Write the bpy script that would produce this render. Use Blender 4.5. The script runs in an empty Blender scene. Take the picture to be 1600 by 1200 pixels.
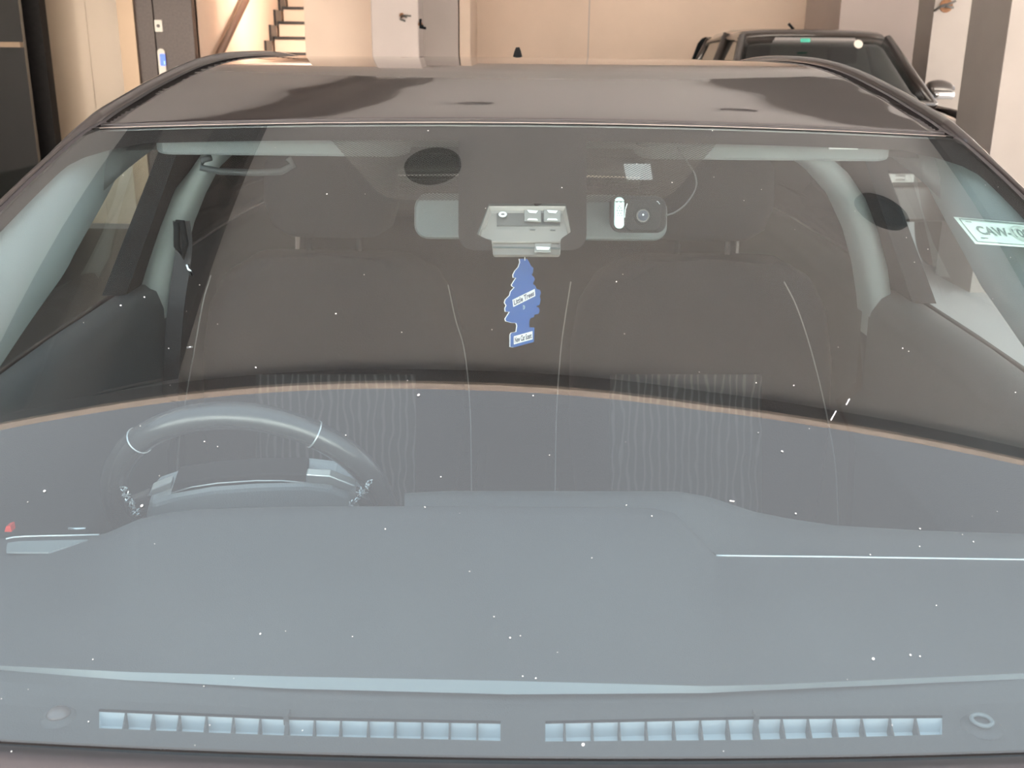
import bpy, bmesh, math, random
import numpy as np
from mathutils import Matrix, Vector
random.seed(7)
PI = math.pi
sc = bpy.context.scene
COL = sc.collection

# ------------------------------------------------------------------ camera, world, sun, exposure
FPX = 1613.0
PITCH, ROLL = math.radians(17.5), math.radians(.55)
CP = np.array([-.012, 0, 1.47])
a_ = PI/2-PITCH
CM = np.array([[1, 0, 0], [0, math.cos(a_), -math.sin(a_)], [0, math.sin(a_), math.cos(a_)]]) @ \
     np.array([[math.cos(ROLL), -math.sin(ROLL), 0], [math.sin(ROLL), math.cos(ROLL), 0], [0, 0, 1]])
cam = bpy.data.objects.new('camera', bpy.data.cameras.new('camera'))
COL.objects.link(cam); sc.camera = cam
m4 = Matrix([list(CM[i])+[CP[i]] for i in range(3)]+[[0, 0, 0, 1]])
cam.matrix_world = m4
cam.data.sensor_width = 36; cam.data.lens = 36*FPX/1600
cam.data.clip_start = .02; cam.data.clip_end = 300
cam.data.dof.use_dof = True; cam.data.dof.focus_distance = 1.35; cam.data.dof.aperture_fstop = 14

world = bpy.data.worlds.new('world'); sc.world = world; world.use_nodes = True
bg = world.node_tree.nodes['Background']
bg.inputs['Color'].default_value = (.93, .98, 1.04, 1); bg.inputs['Strength'].default_value = 2.1

sun = bpy.data.objects.new('sun', bpy.data.lights.new('sun', 'SUN'))
COL.objects.link(sun)
sun.data.energy = 64.0; sun.data.angle = math.radians(1); sun.data.color = (1, .94, .86)
sun.rotation_euler = Vector((.25, .80, .62)).normalized().to_track_quat('Z', 'Y').to_euler()

sc.view_settings.view_transform = 'Standard'; sc.view_settings.look = 'None'
sc.view_settings.exposure = 0.0; sc.view_settings.gamma = 1.0
sc.view_settings.use_curve_mapping = False

# ------------------------------------------------------------------ points seen from the photograph's viewpoint
def ray(px, py):
    d = CM @ np.array([(px-800)/FPX, -(py-600)/FPX, -1.0]); return d/np.linalg.norm(d)
def at(px, py, X=None, Y=None, Z=None):
    d = ray(px, py)
    i, val = (0, X) if X is not None else (1, Y) if Y is not None else (2, Z)
    return Vector(CP + d*(val-CP[i])/d[i])
def onplane(px, py, P0, n):
    d = ray(px, py); n = np.array(n); P0 = np.array(P0)
    return Vector(CP + d*((P0-CP)@n)/(d@n))
YB, ZB, YT, ZT = .66, .965, 1.425, 1.388
KYB, KYT, KZB, KZT = .10, .25, .01, .05
def W(v): return .622+.15*max(0, 1-v)**.85          # half width of the windscreen
def S(X, v):
    ky = KYB+(KYT-KYB)*v; kz = KZB+(KZT-KZB)*v
    b = .022*4*v*(1-v); L = math.hypot(YT-YB, ZT-ZB); ny, nz = -(ZT-ZB)/L, (YT-YB)/L
    return np.array([X, YB+(YT-YB)*v+ny*b+ky*X*X, ZB+(ZT-ZB)*v+nz*b-kz*X*X])
def SN(X, v):
    e = 1e-4; n = np.cross(S(X+e, v)-S(X-e, v), S(X, v+e)-S(X, v-e)); return n/np.linalg.norm(n)
def hit(px, py):
    d = ray(px, py); x = np.array([(px-800)/FPX*1.1, .5, 1.2])
    for _ in range(30):
        X, v, t = x; r = S(X, v)-CP-t*d
        if np.linalg.norm(r) < 1e-9: break
        e = 1e-5
        J = np.column_stack([(S(X+e, v)-S(X-e, v))/(2*e), (S(X, v+e)-S(X, v-e))/(2*e), -d])
        x = x-np.linalg.solve(J, r)
    return x[0], x[1]
def glass(px, py, off=0.0):
    """point on the windscreen at a pixel, moved off along its outward normal"""
    X, v = hit(px, py); return Vector(S(X, v)+SN(X, v)*off)

# ------------------------------------------------------------------ object helpers
def link(o, parent=None):
    COL.objects.link(o)
    if parent is not None:
        o.parent = parent
        o.matrix_parent_inverse = Matrix.Translation(-ORG[parent.name])
        ORG[o.name] = Vector((0, 0, 0))
    return o
ORG = {}
def thing(name, label, cat, loc=(0, 0, 0), group=None):
    o = bpy.data.objects.new(name, None); o.empty_display_size = .1
    COL.objects.link(o); o.location = loc; ORG[o.name] = Vector(loc)
    o['label'] = label; o['category'] = cat
    if group: o['group'] = group
    return o
def tag(o, label=None, cat=None, group=None, kind=None):
    if label: o['label'] = label
    if cat: o['category'] = cat
    if group: o['group'] = group
    if kind: o['kind'] = kind
    return o
def mesh_obj(name, V, F, mat, parent=None, smooth=False, bevel=0, seg=2, subsurf=0, solid=0, solid_off=-1):
    me = bpy.data.meshes.new(name)
    me.from_pydata([tuple(v) for v in V], [], [tuple(f) for f in F])
    me.validate()
    bm = bmesh.new(); bm.from_mesh(me)
    bmesh.ops.remove_doubles(bm, verts=bm.verts, dist=1e-6)
    bmesh.ops.recalc_face_normals(bm, faces=bm.faces)
    bm.to_mesh(me); bm.free()
    for m in (mat if isinstance(mat, (list, tuple)) else [mat]): me.materials.append(m)
    o = bpy.data.objects.new(name, me)
    if parent is None:
        COL.objects.link(o); ORG[o.name] = Vector((0, 0, 0))
    else: link(o, parent)
    if solid:
        q = o.modifiers.new('solid', 'SOLIDIFY'); q.thickness = solid; q.offset = solid_off
    if bevel:
        b = o.modifiers.new('bevel', 'BEVEL'); b.width = bevel; b.segments = seg; b.limit_method = 'ANGLE'; b.angle_limit = .6
    if subsurf:
        s = o.modifiers.new('sub', 'SUBSURF'); s.levels = s.render_levels = subsurf
    if smooth:
        for p in me.polygons: p.use_smooth = True
    return o
class MB:
    def __init__(s): s.V = []; s.F = []
    def add(s, V, F):
        n = len(s.V); s.V += [Vector(v) for v in V]; s.F += [[i+n for i in f] for f in F]; return s
    def hexa(s, b, t):          # 4 bottom, 4 top corners
        return s.add(list(b)+list(t), [(3, 2, 1, 0), (4, 5, 6, 7), (0, 1, 5, 4), (1, 2, 6, 5), (2, 3, 7, 6), (3, 0, 4, 7)])
    def box(s, x0, x1, y0, y1, z0, z1):
        return s.hexa([(x0, y0, z0), (x1, y0, z0), (x1, y1, z0), (x0, y1, z0)], [(x0, y0, z1), (x1, y0, z1), (x1, y1, z1), (x0, y1, z1)])
    def grid(s, rows, close=False):
        n = len(rows[0]); V = [p for r in rows for p in r]; F = []
        for i in range(len(rows)-1):
            for j in range(n if close else n-1):
                k = (j+1) % n; F.append((i*n+j, i*n+k, (i+1)*n+k, (i+1)*n+j))
        return s.add(V, F)
    def loft(s, rows):          # closed rings, capped
        n = len(rows[0]); s.grid(rows, True); b = len(s.V)-n*len(rows)
        s.F.append([b+i for i in range(n)][::-1]); s.F.append([b+(len(rows)-1)*n+i for i in range(n)]); return s
    def tube(s, pts, r, n=8, closed=False):
        pts = [Vector(p) for p in pts]; rows = []; N = len(pts); up = None
        for i, p in enumerate(pts):
            a = pts[(i-1) % N] if (closed or i > 0) else p; b = pts[(i+1) % N] if (closed or i < N-1) else p
            t = (b-a).normalized()
            if up is None: up = Vector((0, 0, 1)) if abs(t.z) < .9 else Vector((1, 0, 0))
            u = t.cross(up).normalized(); w = u.cross(t).normalized(); up = w
            rr = r[i] if isinstance(r, (list, tuple)) else r
            rows.append([p+(u*math.cos(2*PI*k/n)+w*math.sin(2*PI*k/n))*rr for k in range(n)])
        if closed: s.grid(rows+[rows[0]], True)
        else: s.loft(rows)
        return s
    def prism(s, poly, d):      # polygon (list of Vector) extruded by vector d
        poly = [Vector(p) for p in poly]; n = len(poly); d = Vector(d)
        return s.add(poly+[p+d for p in poly], [list(range(n))[::-1], list(range(n, 2*n))]+[(i, (i+1) % n, n+(i+1) % n, n+i) for i in range(n)])
    def disc(s, c, n, r, h, seg=32, sx=1.0):
        c = Vector(c); n = Vector(n).normalized(); u = n.orthogonal().normalized()
        if abs(n.x) < .9: u = (Vector((1, 0, 0))-n*n.x).normalized()
        w = n.cross(u)
        return s.prism([c+u*math.cos(2*PI*k/seg)*r*sx+w*math.sin(2*PI*k/seg)*r for k in range(seg)], n*h)
    def obj(s, name, mat, parent=None, **k): return mesh_obj(name, s.V, s.F, mat, parent, **k)
def rrect(c, u, v, w, h, r, seg=6):
    c = Vector(c); u = Vector(u).normalized(); v = Vector(v).normalized(); P = []
    for sx, sy, a0 in ((1, 1, 0), (-1, 1, 90), (-1, -1, 180), (1, -1, 270)):
        for k in range(seg+1):
            a = math.radians(a0+90*k/seg)
            P.append(c+u*(sx*(w/2-r)+r*math.cos(a))+v*(sy*(h/2-r)+r*math.sin(a)))
    return P
def lerp(a, b, t): return a+(b-a)*t
def interp(pts, x):
    if x <= pts[0][0]: return pts[0][1]
    for (x0, y0), (x1, y1) in zip(pts, pts[1:]):
        if x <= x1: return y0+(y1-y0)*(x-x0)/(x1-x0)
    return pts[-1][1]
def smooth_line(pts, n):
    """Catmull-Rom through points"""
    P = [Vector(p) for p in pts]; out = []
    for i in range(len(P)-1):
        p0 = P[i-1] if i else P[0]*2-P[1]; p3 = P[i+2] if i+2 < len(P) else P[-1]*2-P[-2]
        for k in range(n):
            t = k/n
            out.append(.5*((2*P[i])+(P[i+1]-p0)*t+(2*p0-5*P[i]+4*P[i+1]-p3)*t*t+(-p0+3*P[i]-3*P[i+1]+p3)*t**3))
    return out+[P[-1]]

# ------------------------------------------------------------------ materials
def mat(name, col, rough=.5, metal=0, spec=.5, coat=0, coat_rough=.03, noise=0, scale=6, bump=0, bscale=200, emit=None, estr=0, sheen=0):
    m = bpy.data.materials.new(name); m.use_nodes = True; nt = m.node_tree; b = nt.nodes['Principled BSDF']
    b.inputs['Base Color'].default_value = (*col, 1); b.inputs['Roughness'].default_value = rough
    b.inputs['Metallic'].default_value = metal; b.inputs['Specular IOR Level'].default_value = spec
    b.inputs['Coat Weight'].default_value = coat; b.inputs['Coat Roughness'].default_value = coat_rough
    b.inputs['Sheen Weight'].default_value = sheen
    if emit: b.inputs['Emission Color'].default_value = (*emit, 1); b.inputs['Emission Strength'].default_value = estr
    tc = nt.nodes.new('ShaderNodeTexCoord')
    if noise:
        n = nt.nodes.new('ShaderNodeTexNoise'); n.inputs['Scale'].default_value = scale; n.inputs['Detail'].default_value = 5
        r = nt.nodes.new('ShaderNodeValToRGB')
        r.color_ramp.elements[0].position = .3; r.color_ramp.elements[1].position = .7
        r.color_ramp.elements[0].color = (*[c*(1-noise) for c in col], 1); r.color_ramp.elements[1].color = (*[min(1, c*(1+noise*.5)) for c in col], 1)
        nt.links.new(tc.outputs['Object'], n.inputs['Vector']); nt.links.new(n.outputs['Fac'], r.inputs['Fac']); nt.links.new(r.outputs['Color'], b.inputs['Base Color'])
    if bump:
        n = nt.nodes.new('ShaderNodeTexNoise'); n.inputs['Scale'].default_value = bscale; n.inputs['Detail'].default_value = 2
        bp = nt.nodes.new('ShaderNodeBump'); bp.inputs['Strength'].default_value = bump; bp.inputs['Distance'].default_value = .001
        nt.links.new(tc.outputs['Object'], n.inputs['Vector']); nt.links.new(n.outputs['Fac'], bp.inputs['Height']); nt.links.new(bp.outputs['Normal'], b.inputs['Normal'])
    return m
def glassmat(name, tint, f0=.08, dust=.0, dustcol=(.6, .58, .55), opaque=None, dots=False):
    """thin automotive glass: tinted transmission + mirror reflection growing towards grazing view, with a little dust"""
    m = bpy.data.materials.new(name); m.use_nodes = True; nt = m.node_tree; N_ = nt.nodes; L = nt.links
    N_.clear(); out = N_.new('ShaderNodeOutputMaterial')
    g = N_.new('ShaderNodeNewGeometry'); dp = N_.new('ShaderNodeVectorMath'); dp.operation = 'DOT_PRODUCT'
    L.new(g.outputs['Incoming'], dp.inputs[0]); L.new(g.outputs['Normal'], dp.inputs[1])
    def mth(op, a, b=None):
        x = N_.new('ShaderNodeMath'); x.operation = op
        for i, v in enumerate((a, b)):
            if v is None: continue
            if isinstance(v, (int, float)): x.inputs[i].default_value = v
            else: L.new(v, x.inputs[i])
        return x.outputs[0]
    c = mth('ABSOLUTE', dp.outputs['Value']); f = mth('POWER', mth('SUBTRACT', 1.0, c), 5.0)
    f = mth('ADD', mth('MULTIPLY', f, 1-f0), f0)
    tr = N_.new('ShaderNodeBsdfTransparent'); tr.inputs['Color'].default_value = (*tint, 1)
    gl = N_.new('ShaderNodeBsdfGlossy'); gl.inputs['Roughness'].default_value = 0.0; gl.inputs['Color'].default_value = (1, 1, 1, 1)
    di = N_.new('ShaderNodeBsdfDiffuse'); di.inputs['Color'].default_value = (*dustcol, 1)
    base = tr.outputs[0]
    if opaque is not None:
        pb = N_.new('ShaderNodeBsdfDiffuse'); pb.inputs['Color'].default_value = (*opaque, 1); base = pb.outputs[0]
    if dust:
        tc = N_.new('ShaderNodeTexCoord'); no = N_.new('ShaderNodeTexNoise'); no.inputs['Scale'].default_value = 3; no.inputs['Detail'].default_value = 4
        L.new(tc.outputs['Object'], no.inputs['Vector'])
        mx = N_.new('ShaderNodeMixShader'); L.new(mth('MULTIPLY', no.outputs['Fac'], dust*2), mx.inputs[0]); L.new(base, mx.inputs[1]); L.new(di.outputs[0], mx.inputs[2]); base = mx.outputs[0]
    mx = N_.new('ShaderNodeMixShader'); L.new(f, mx.inputs[0]); L.new(base, mx.inputs[1]); L.new(gl.outputs[0], mx.inputs[2])
    L.new(mx.outputs[0], out.inputs['Surface'])
    return m
def clear_mat(name, col=(1, 1, 1)):
    m = bpy.data.materials.new(name); m.use_nodes = True; nt = m.node_tree; nt.nodes.clear()
    o = nt.nodes.new('ShaderNodeOutputMaterial'); t = nt.nodes.new('ShaderNodeBsdfTransparent'); t.inputs[0].default_value = (*col, 1)
    nt.links.new(t.outputs[0], o.inputs['Surface']); return m
def dotted_mat(name, col, pitch):
    """printed ceramic dots: a screen of dots with clear gaps between, laid out on the part's UV in metres"""
    m = bpy.data.materials.new(name); m.use_nodes = True; nt = m.node_tree; N_ = nt.nodes; L = nt.links; N_.clear()
    out = N_.new('ShaderNodeOutputMaterial'); uv = N_.new('ShaderNodeUVMap')
    mp = N_.new('ShaderNodeMapping'); mp.inputs['Rotation'].default_value = (0, 0, PI/4); mp.inputs['Scale'].default_value = (1/pitch, 1/pitch, 1)
    fr = N_.new('ShaderNodeVectorMath'); fr.operation = 'FRACTION'
    sb = N_.new('ShaderNodeVectorMath'); sb.operation = 'SUBTRACT'; sb.inputs[1].default_value = (.5, .5, 0)
    ln = N_.new('ShaderNodeVectorMath'); ln.operation = 'LENGTH'
    lt = N_.new('ShaderNodeMath'); lt.operation = 'LESS_THAN'; lt.inputs[1].default_value = .44
    tr = N_.new('ShaderNodeBsdfTransparent'); di = N_.new('ShaderNodeBsdfDiffuse'); di.inputs[0].default_value = (*col, 1)
    mx = N_.new('ShaderNodeMixShader')
    L.new(uv.outputs[0], mp.inputs[0]); L.new(mp.outputs[0], fr.inputs[0]); L.new(fr.outputs[0], sb.inputs[0]); L.new(sb.outputs[0], ln.inputs[0])
    L.new(ln.outputs['Value'], lt.inputs[0]); L.new(lt.outputs[0], mx.inputs[0]); L.new(tr.outputs[0], mx.inputs[1]); L.new(di.outputs[0], mx.inputs[2]); L.new(mx.outputs[0], out.inputs[0])
    return m

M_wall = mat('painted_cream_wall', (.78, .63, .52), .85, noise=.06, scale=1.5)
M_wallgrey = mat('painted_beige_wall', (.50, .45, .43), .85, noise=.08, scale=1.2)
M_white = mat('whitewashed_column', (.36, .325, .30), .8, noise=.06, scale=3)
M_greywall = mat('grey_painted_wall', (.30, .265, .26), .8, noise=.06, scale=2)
M_ceil = mat('painted_ceiling', (.86, .82, .80), .9, noise=.05, scale=1)
M_beam = mat('dark_painted_beam', (.07, .062, .058), .7, noise=.2, scale=3)
M_beam2 = mat('brown_beam_soffit', (.17, .15, .14), .7, noise=.1, scale=3)
M_lobby = mat('dark_granite_floor', (.045, .042, .042), .4, noise=.2, scale=40)
M_fascia = mat('tan_fascia', (.80, .66, .56), .8)
M_lip = mat('ceiling_edge_lip', (.16, .15, .15), .7)
M_floor = mat('concrete_floor', (.52, .53, .54), .6, noise=.05, scale=1)
M_ground = mat('driveway_paving', (.55, .52, .49), .9, noise=.15, scale=1)
M_facade = mat('facade_render', (.70, .65, .60), .9, noise=.08, scale=.8)
M_blackcol = mat('black_granite', (.012, .011, .011), .6, spec=.2, noise=.3, scale=30)
M_granite = mat('polished_grey_granite', (.10, .076, .068), .25, spec=.2, noise=.15, scale=60)
M_steel = mat('brushed_elevator_steel', (.46, .375, .29), .3, metal=.12, noise=.06, scale=2)
M_bronze = mat('bronze_frame', (.22, .16, .11), .3, metal=.6)
M_chrome = mat('chrome', (.8, .8, .8), .12, metal=1)
M_plastwhite = mat('white_plastic', (.80, .74, .66), .4)
M_wood = mat('brown_handrail', (.10, .055, .04), .4)
M_step = mat('black_stair_granite', (.02, .02, .022), .3)
M_rust = mat('rust', (.25, .12, .06), .8, noise=.4, scale=40)
M_plate = mat('rusty_painted_plate', (.62, .50, .42), .7, noise=.18, scale=9)
M_screen = mat('blue_display', (.02, .05, .3), .3, emit=(.08, .22, .95), estr=1.1)
M_screenicon = mat('pale_blue_icon', (.2, .4, .8), .3, emit=(.35, .6, 1), estr=1.0)
M_darkglass = mat('dark_reflective_glass', (.012, .014, .013), .04, spec=.9)
M_lamp = mat('dark_downlight_trim', (.02, .02, .022), .5)
M_lampglass = mat('unlit_lens', (.06, .065, .07), .3)

M_paint = mat('black_brown_car_paint', (.030, .022, .020), .30, metal=.2, coat=1.0, coat_rough=.02, spec=.6)
M_rubber = mat('black_rubber', (.045, .038, .038), .4)
M_cowl = mat('cowl_plastic', (.13, .11, .11), .38)
M_gloss = mat('gloss_black_trim', (.012, .012, .013), .12, coat=.6)
M_windscreen = glassmat('windscreen_glass', (.76, .87, .90), .095, dust=.016)
M_inner = clear_mat('windscreen_inner_face')
M_side = glassmat('side_glass', (.84, .93, .95), .04)
M_rear = glassmat('tinted_rear_glass', (.04, .045, .05), .06)
M_frit = mat('black_ceramic_band', (.018, .013, .012), .7, spec=.2)
M_dots = dotted_mat('ceramic_dots', (.050, .040, .034), .0034)
M_dash = mat('charcoal_soft_dashboard', (.072, .076, .082), .62, bump=.5, bscale=900, noise=.10, scale=7)
M_dashd = mat('charcoal_hard_plastic', (.075, .080, .084), .5, bump=.4, bscale=700)
M_dashl = mat('satin_grey_plastic', (.20, .225, .235), .45)
M_vent = mat('pale_duct_reflection', (.62, .70, .74), .35)  # reflected light inside the ducts put into a pale base colour
M_blk = mat('interior_black', (.006, .008, .010), .8, spec=.15)
M_seat = mat('black_leatherette_seat', (.005, .007, .010), .9, spec=.08, bump=.4, bscale=300)
M_stitch = mat('pale_seam_piping', (.20, .195, .19), .6)
M_trim = mat('pale_grey_pillar_trim', (.30, .325, .32), .8, bump=.3, bscale=600)
M_head = mat('headliner_fabric', (.19, .20, .20), .9)
M_wheel = mat('black_leather_rim', (.030, .033, .036), .26, spec=.8, bump=.08, bscale=500)
M_hub = mat('grey_wheel_hub', (.30, .33, .35), .5, bump=.4, bscale=500)
M_highlight = mat('pink_highlight', (.62, .50, .48), .35, metal=.3)
M_silver = mat('satin_silver', (.62, .66, .68), .3, metal=.7)
M_housing = mat('beige_grey_housing', (.30, .265, .235), .5)
M_house_d = mat('grey_housing_recess', (.12, .115, .11), .5)
M_lens = mat('clear_lens_plastic', (.36, .34, .32), .12, metal=.3)
M_mirror = mat('pale_mirror_shell', (.085, .097, .097), .5)
M_red = mat('red_reflector', (.75, .04, .03), .35)
M_belt = mat('black_webbing', (.03, .03, .035), .7)
M_tree = mat('blue_card', (.022, .105, .34), .7, spec=.2)
M_treeedge = mat('white_card', (.85, .85, .82), .7)
M_text = mat('dark_print', (.04, .05, .10), .7)
M_camblk = mat('dashcam_shell', (.012, .013, .014), .6, spec=.2)
M_camgrn = mat('pale_mint_plastic', (.62, .78, .70), .4)
M_camlens = mat('camera_lens_glass', (.02, .02, .03), .05, coat=1)
M_stick = mat('pale_green_sticker', (.72, .80, .70), .6, noise=.05, scale=60)
M_stickprint = mat('grey_green_print', (.22, .26, .23), .7)
M_stickpale = mat('faint_crest_print', (.52, .58, .50), .7)
M_tyre = mat('tyre_rubber', (.02, .02, .02), .8)
M_alloy = mat('alloy', (.5, .5, .5), .3, metal=.9)
M_truck = mat('dark_brown_truck_paint', (.045, .035, .030), .3, coat=1, metal=.2)
M_truckglass = glassmat('truck_glass', (.45, .50, .50), .05)
M_green = mat('green_tint_strip', (.04, .45, .32), .5)
M_dust = mat('white_dust', (.85, .85, .85), .9)

# ------------------------------------------------------------------ the place: floor, ceiling, walls
def struct(name, mb, m, **k): return tag(mb.obj(name, m, **k), kind='structure')
CZ = 2.9
p = lambda x, Y: at(x, 40, Y=Y).x
struct('floor', MB().box(-7, 8, 1.2, 16, -.018, 0), M_floor)
struct('driveway_ground', MB().box(-30, 34, -30, 30, -.14, -.02), M_ground)
EDGE = [(-7, 1.60), (-3.2, 1.56), (-1.8, 1.49), (-1.1, 1.445), (-.185, 1.372), (.61, 1.332), (1.04, 1.332), (1.72, 1.347), (3.2, 1.38), (8, 1.42)]
struct('floor_lobby', MB().box(-6.55, -1.35, 2.6, 9.0, 0, .02), M_lobby)
def edgeY(x): return interp(EDGE, x)
exs = [lerp(-7, 8, i/120) for i in range(121)]
def edge_slab(y0, y1, z0, z1):
    return MB().loft([[Vector((x, edgeY(x)+y0, z0)), Vector((x, (edgeY(x)+y1 if y1 < 5 else y1), z0)), Vector((x, (edgeY(x)+y1 if y1 < 5 else y1), z1)), Vector((x, edgeY(x)+y0, z1))] for x in exs])
struct('ceiling', edge_slab(.05, 16, CZ, CZ+.10), M_ceil)
struct('trim_1', edge_slab(.004, .05, CZ-.02, CZ+.08), M_lip)
struct('trim_6', edge_slab(-.006, .004, CZ-.02, CZ+.08), M_fascia)
# beams that run back from the front edge
def beam(name, x0a, x1a, x0b, x1b, ya, yb, drop):
    mb = MB().hexa([(x0a, ya, CZ-drop), (x1a, ya, CZ-drop), (x1b, yb, CZ-drop), (x0b, yb, CZ-drop)], [(x0a, ya, CZ), (x1a, ya, CZ), (x1b, yb, CZ), (x0b, yb, CZ)])
    return struct(name, mb, M_beam)
def beam_strip(name, fa, fb, m, drop):
    ya, yb = edgeY(-1.5)+.05, 7.6; la, ra, lb, rb_ = -1.90, -1.15, -1.25, -.62
    return struct(name, MB().hexa([(lerp(la, ra, fa), ya, CZ-drop), (lerp(la, ra, fb), ya, CZ-drop), (lerp(lb, rb_, fb), yb, CZ-drop), (lerp(lb, rb_, fa), yb, CZ-drop)],
        [(lerp(la, ra, fa), ya, CZ), (lerp(la, ra, fb), ya, CZ), (lerp(lb, rb_, fb), yb, CZ), (lerp(lb, rb_, fa), yb, CZ)]), m)
beam_strip('beam_left', 0, .30, M_beam, .05); beam_strip('beam_soffit', .30, .68, M_beam2, .03); beam_strip('beam_inner', .68, 1, M_beam, .05)
beam('beam_right', 2.05, 2.8, 1.45, 2.2, edgeY(2.2)+.05, 7.6, .05)
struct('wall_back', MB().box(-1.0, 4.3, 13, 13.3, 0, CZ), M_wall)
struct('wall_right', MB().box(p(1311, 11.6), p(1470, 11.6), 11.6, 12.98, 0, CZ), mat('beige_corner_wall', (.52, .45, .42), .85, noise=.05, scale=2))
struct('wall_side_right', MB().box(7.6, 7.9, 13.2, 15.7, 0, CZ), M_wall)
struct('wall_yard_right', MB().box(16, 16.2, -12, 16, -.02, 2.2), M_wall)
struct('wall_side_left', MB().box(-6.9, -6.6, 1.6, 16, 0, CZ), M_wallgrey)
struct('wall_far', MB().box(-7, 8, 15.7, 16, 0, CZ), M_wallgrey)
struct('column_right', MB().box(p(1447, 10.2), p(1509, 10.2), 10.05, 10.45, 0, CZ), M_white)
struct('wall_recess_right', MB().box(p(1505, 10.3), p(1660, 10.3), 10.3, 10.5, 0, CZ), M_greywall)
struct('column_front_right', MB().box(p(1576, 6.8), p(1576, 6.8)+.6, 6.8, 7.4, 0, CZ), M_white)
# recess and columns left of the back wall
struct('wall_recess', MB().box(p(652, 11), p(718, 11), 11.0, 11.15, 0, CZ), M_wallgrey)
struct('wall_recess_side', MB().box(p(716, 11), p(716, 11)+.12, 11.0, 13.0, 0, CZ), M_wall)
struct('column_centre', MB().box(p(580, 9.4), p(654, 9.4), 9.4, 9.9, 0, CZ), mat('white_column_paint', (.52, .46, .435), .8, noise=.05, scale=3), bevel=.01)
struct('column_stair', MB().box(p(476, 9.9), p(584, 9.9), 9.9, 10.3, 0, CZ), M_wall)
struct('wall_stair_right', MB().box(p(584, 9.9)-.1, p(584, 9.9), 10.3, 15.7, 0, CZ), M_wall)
XS = at(312, 40, Y=9.4).x
struct('wall_stair_left', MB().box(XS-.15, XS, 9.3, 15.7, 0, CZ), M_wall)
# grey granite wall, elevator, black column, dark glazing
gx0, gx1 = p(213, 9.2), XS
struct('wall_granite', MB().box(gx0, p(241, 9.2)-.006, 9.2, 9.35, 0, CZ).box(p(241, 9.2)+.006, gx1, 9.2, 9.35, 0, CZ), M_granite)
ex0, ex1 = p(66, 9.3), gx0
struct('wall_elevator_top', MB().box(ex0-.4, ex1, 9.3, 9.5, 2.25, CZ), M_granite)
dx0, dx1 = p(74, 9.42), p(194, 9.3)
seam = p(137, 9.42)
d1 = struct('door_1', MB().box(dx0-.02, seam-.004, 9.42, 9.46, 0, 2.25), M_steel, bevel=.003)
struct('door_2', MB().box(seam+.004, dx1+.02, 9.40, 9.44, 0, 2.25), M_steel, bevel=.003)
struct('trim_2', MB().box(dx1, ex1, 9.16, 9.5, 0, 2.25), M_bronze)
struct('trim_3', MB().box(dx0-.05, dx0, 9.18, 9.5, 0, 2.25), M_steel)
struct('column_left', MB().box(p(23, 9.02), p(65, 9.02), 9.02, 9.14, 0, CZ), M_blackcol)
struct('window_1', MB().box(-6.6, p(24, 8.7), 8.8, 8.85, 0, CZ), M_darkglass)
struct('trim_4', MB().box(-6.6, p(24, 8.7), 8.74, 8.8, 1.52, 1.56), M_bronze)
# skirting steps of dark stone on the stair wall, steps
n0 = 9.7; XST = p(476, 9.9)-.01
MBs = MB(); MBr = MB()
for k in range(14):
    y0 = n0+.27*k; z = .168*(k+1)
    if z > CZ-.1: break
    MBs.box(XS+.035, XST, y0-.02, y0+.28, z-.03, z)
    MBs.box(XS+.005, XS+.03, y0-.12, y0+.16, z-.05, z+.12)
    MBr.box(XS+.035, XST, y0, y0+.27, 0, z-.03)
st = MBr.obj('staircase', M_wall); tag(st, 'staircase rising behind the cream pillar, beige risers with black stone treads', 'staircase')
ORG['staircase'] = Vector((0, 0, 0)); MBs.obj('tread_slab', M_step, st)
tag(st.children[0], 'black stone treads')
hr = thing('handrail', 'brown sloping handrail on the cream stair wall beside the elevator', 'handrail', (XS+.06, 10.2, .9))
a, b = at(338, 95, X=XS+.07), at(388, -8, X=XS+.07)
a2 = a+(a-b)*.9; b2 = b+(b-a)*.6
MB().tube([a2, a, b, b2], .035, 10).obj('rail', M_wood, hr, smooth=True)
q = a.lerp(b, .5); MB().tube([q, q+Vector((-.05, 0, -.06)), q+Vector((-.075, 0, -.06))], .01, 8).obj('bracket', M_plastwhite, hr)

def plate_on(Y, x0, y0, x1, y1, th=.02, r=.01):
    A, B = at(x0, y0, Y=Y), at(x1, y1, Y=Y)
    c = (A+B)/2; return rrect(c, (1, 0, 0), (0, 0, 1), abs(B.x-A.x), abs(A.z-B.z), r), c, Vector((0, -th, 0))
sw = thing('wall_switch', 'small white square key switch on grey granite above the elevator call panel', 'switch', at(248, 50, Y=9.19))
P_, c_, d_ = plate_on(9.2, 241.5, 31, 255, 50, .015, .008); MB().prism(P_, d_).obj('switch_plate', M_plastwhite, sw, bevel=.002)
MB().disc(c_+Vector((0, -.015, 0)), (0, -1, 0), .014, .006, 16).obj('key_barrel', M_beam2, sw)
ep = thing('elevator_call_panel', 'tall silver elevator call panel with a lit blue screen on grey granite', 'control panel', at(254, 125, Y=9.19))
P_, c_, d_ = plate_on(9.2, 246.5, 76, 262, 127, .02, .03); MB().prism(P_, d_).obj('panel_plate', M_plastwhite, ep, bevel=.003)
P_, c_, d_ = plate_on(9.178, 249.5, 84, 259.5, 103, .003, .01); scn = MB().prism(P_, d_).obj('display', M_screen, ep)
P_, c_, d_ = plate_on(9.174, 256, 95, 258.5, 101, .002, .002); MB().prism(P_, d_).obj('display_icon', M_screenicon, scn)
P_, c_, d_ = plate_on(9.178, 253, 115, 257, 118, .004, .002); MB().prism(P_, d_).obj('call_button', M_house_d, ep)

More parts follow.
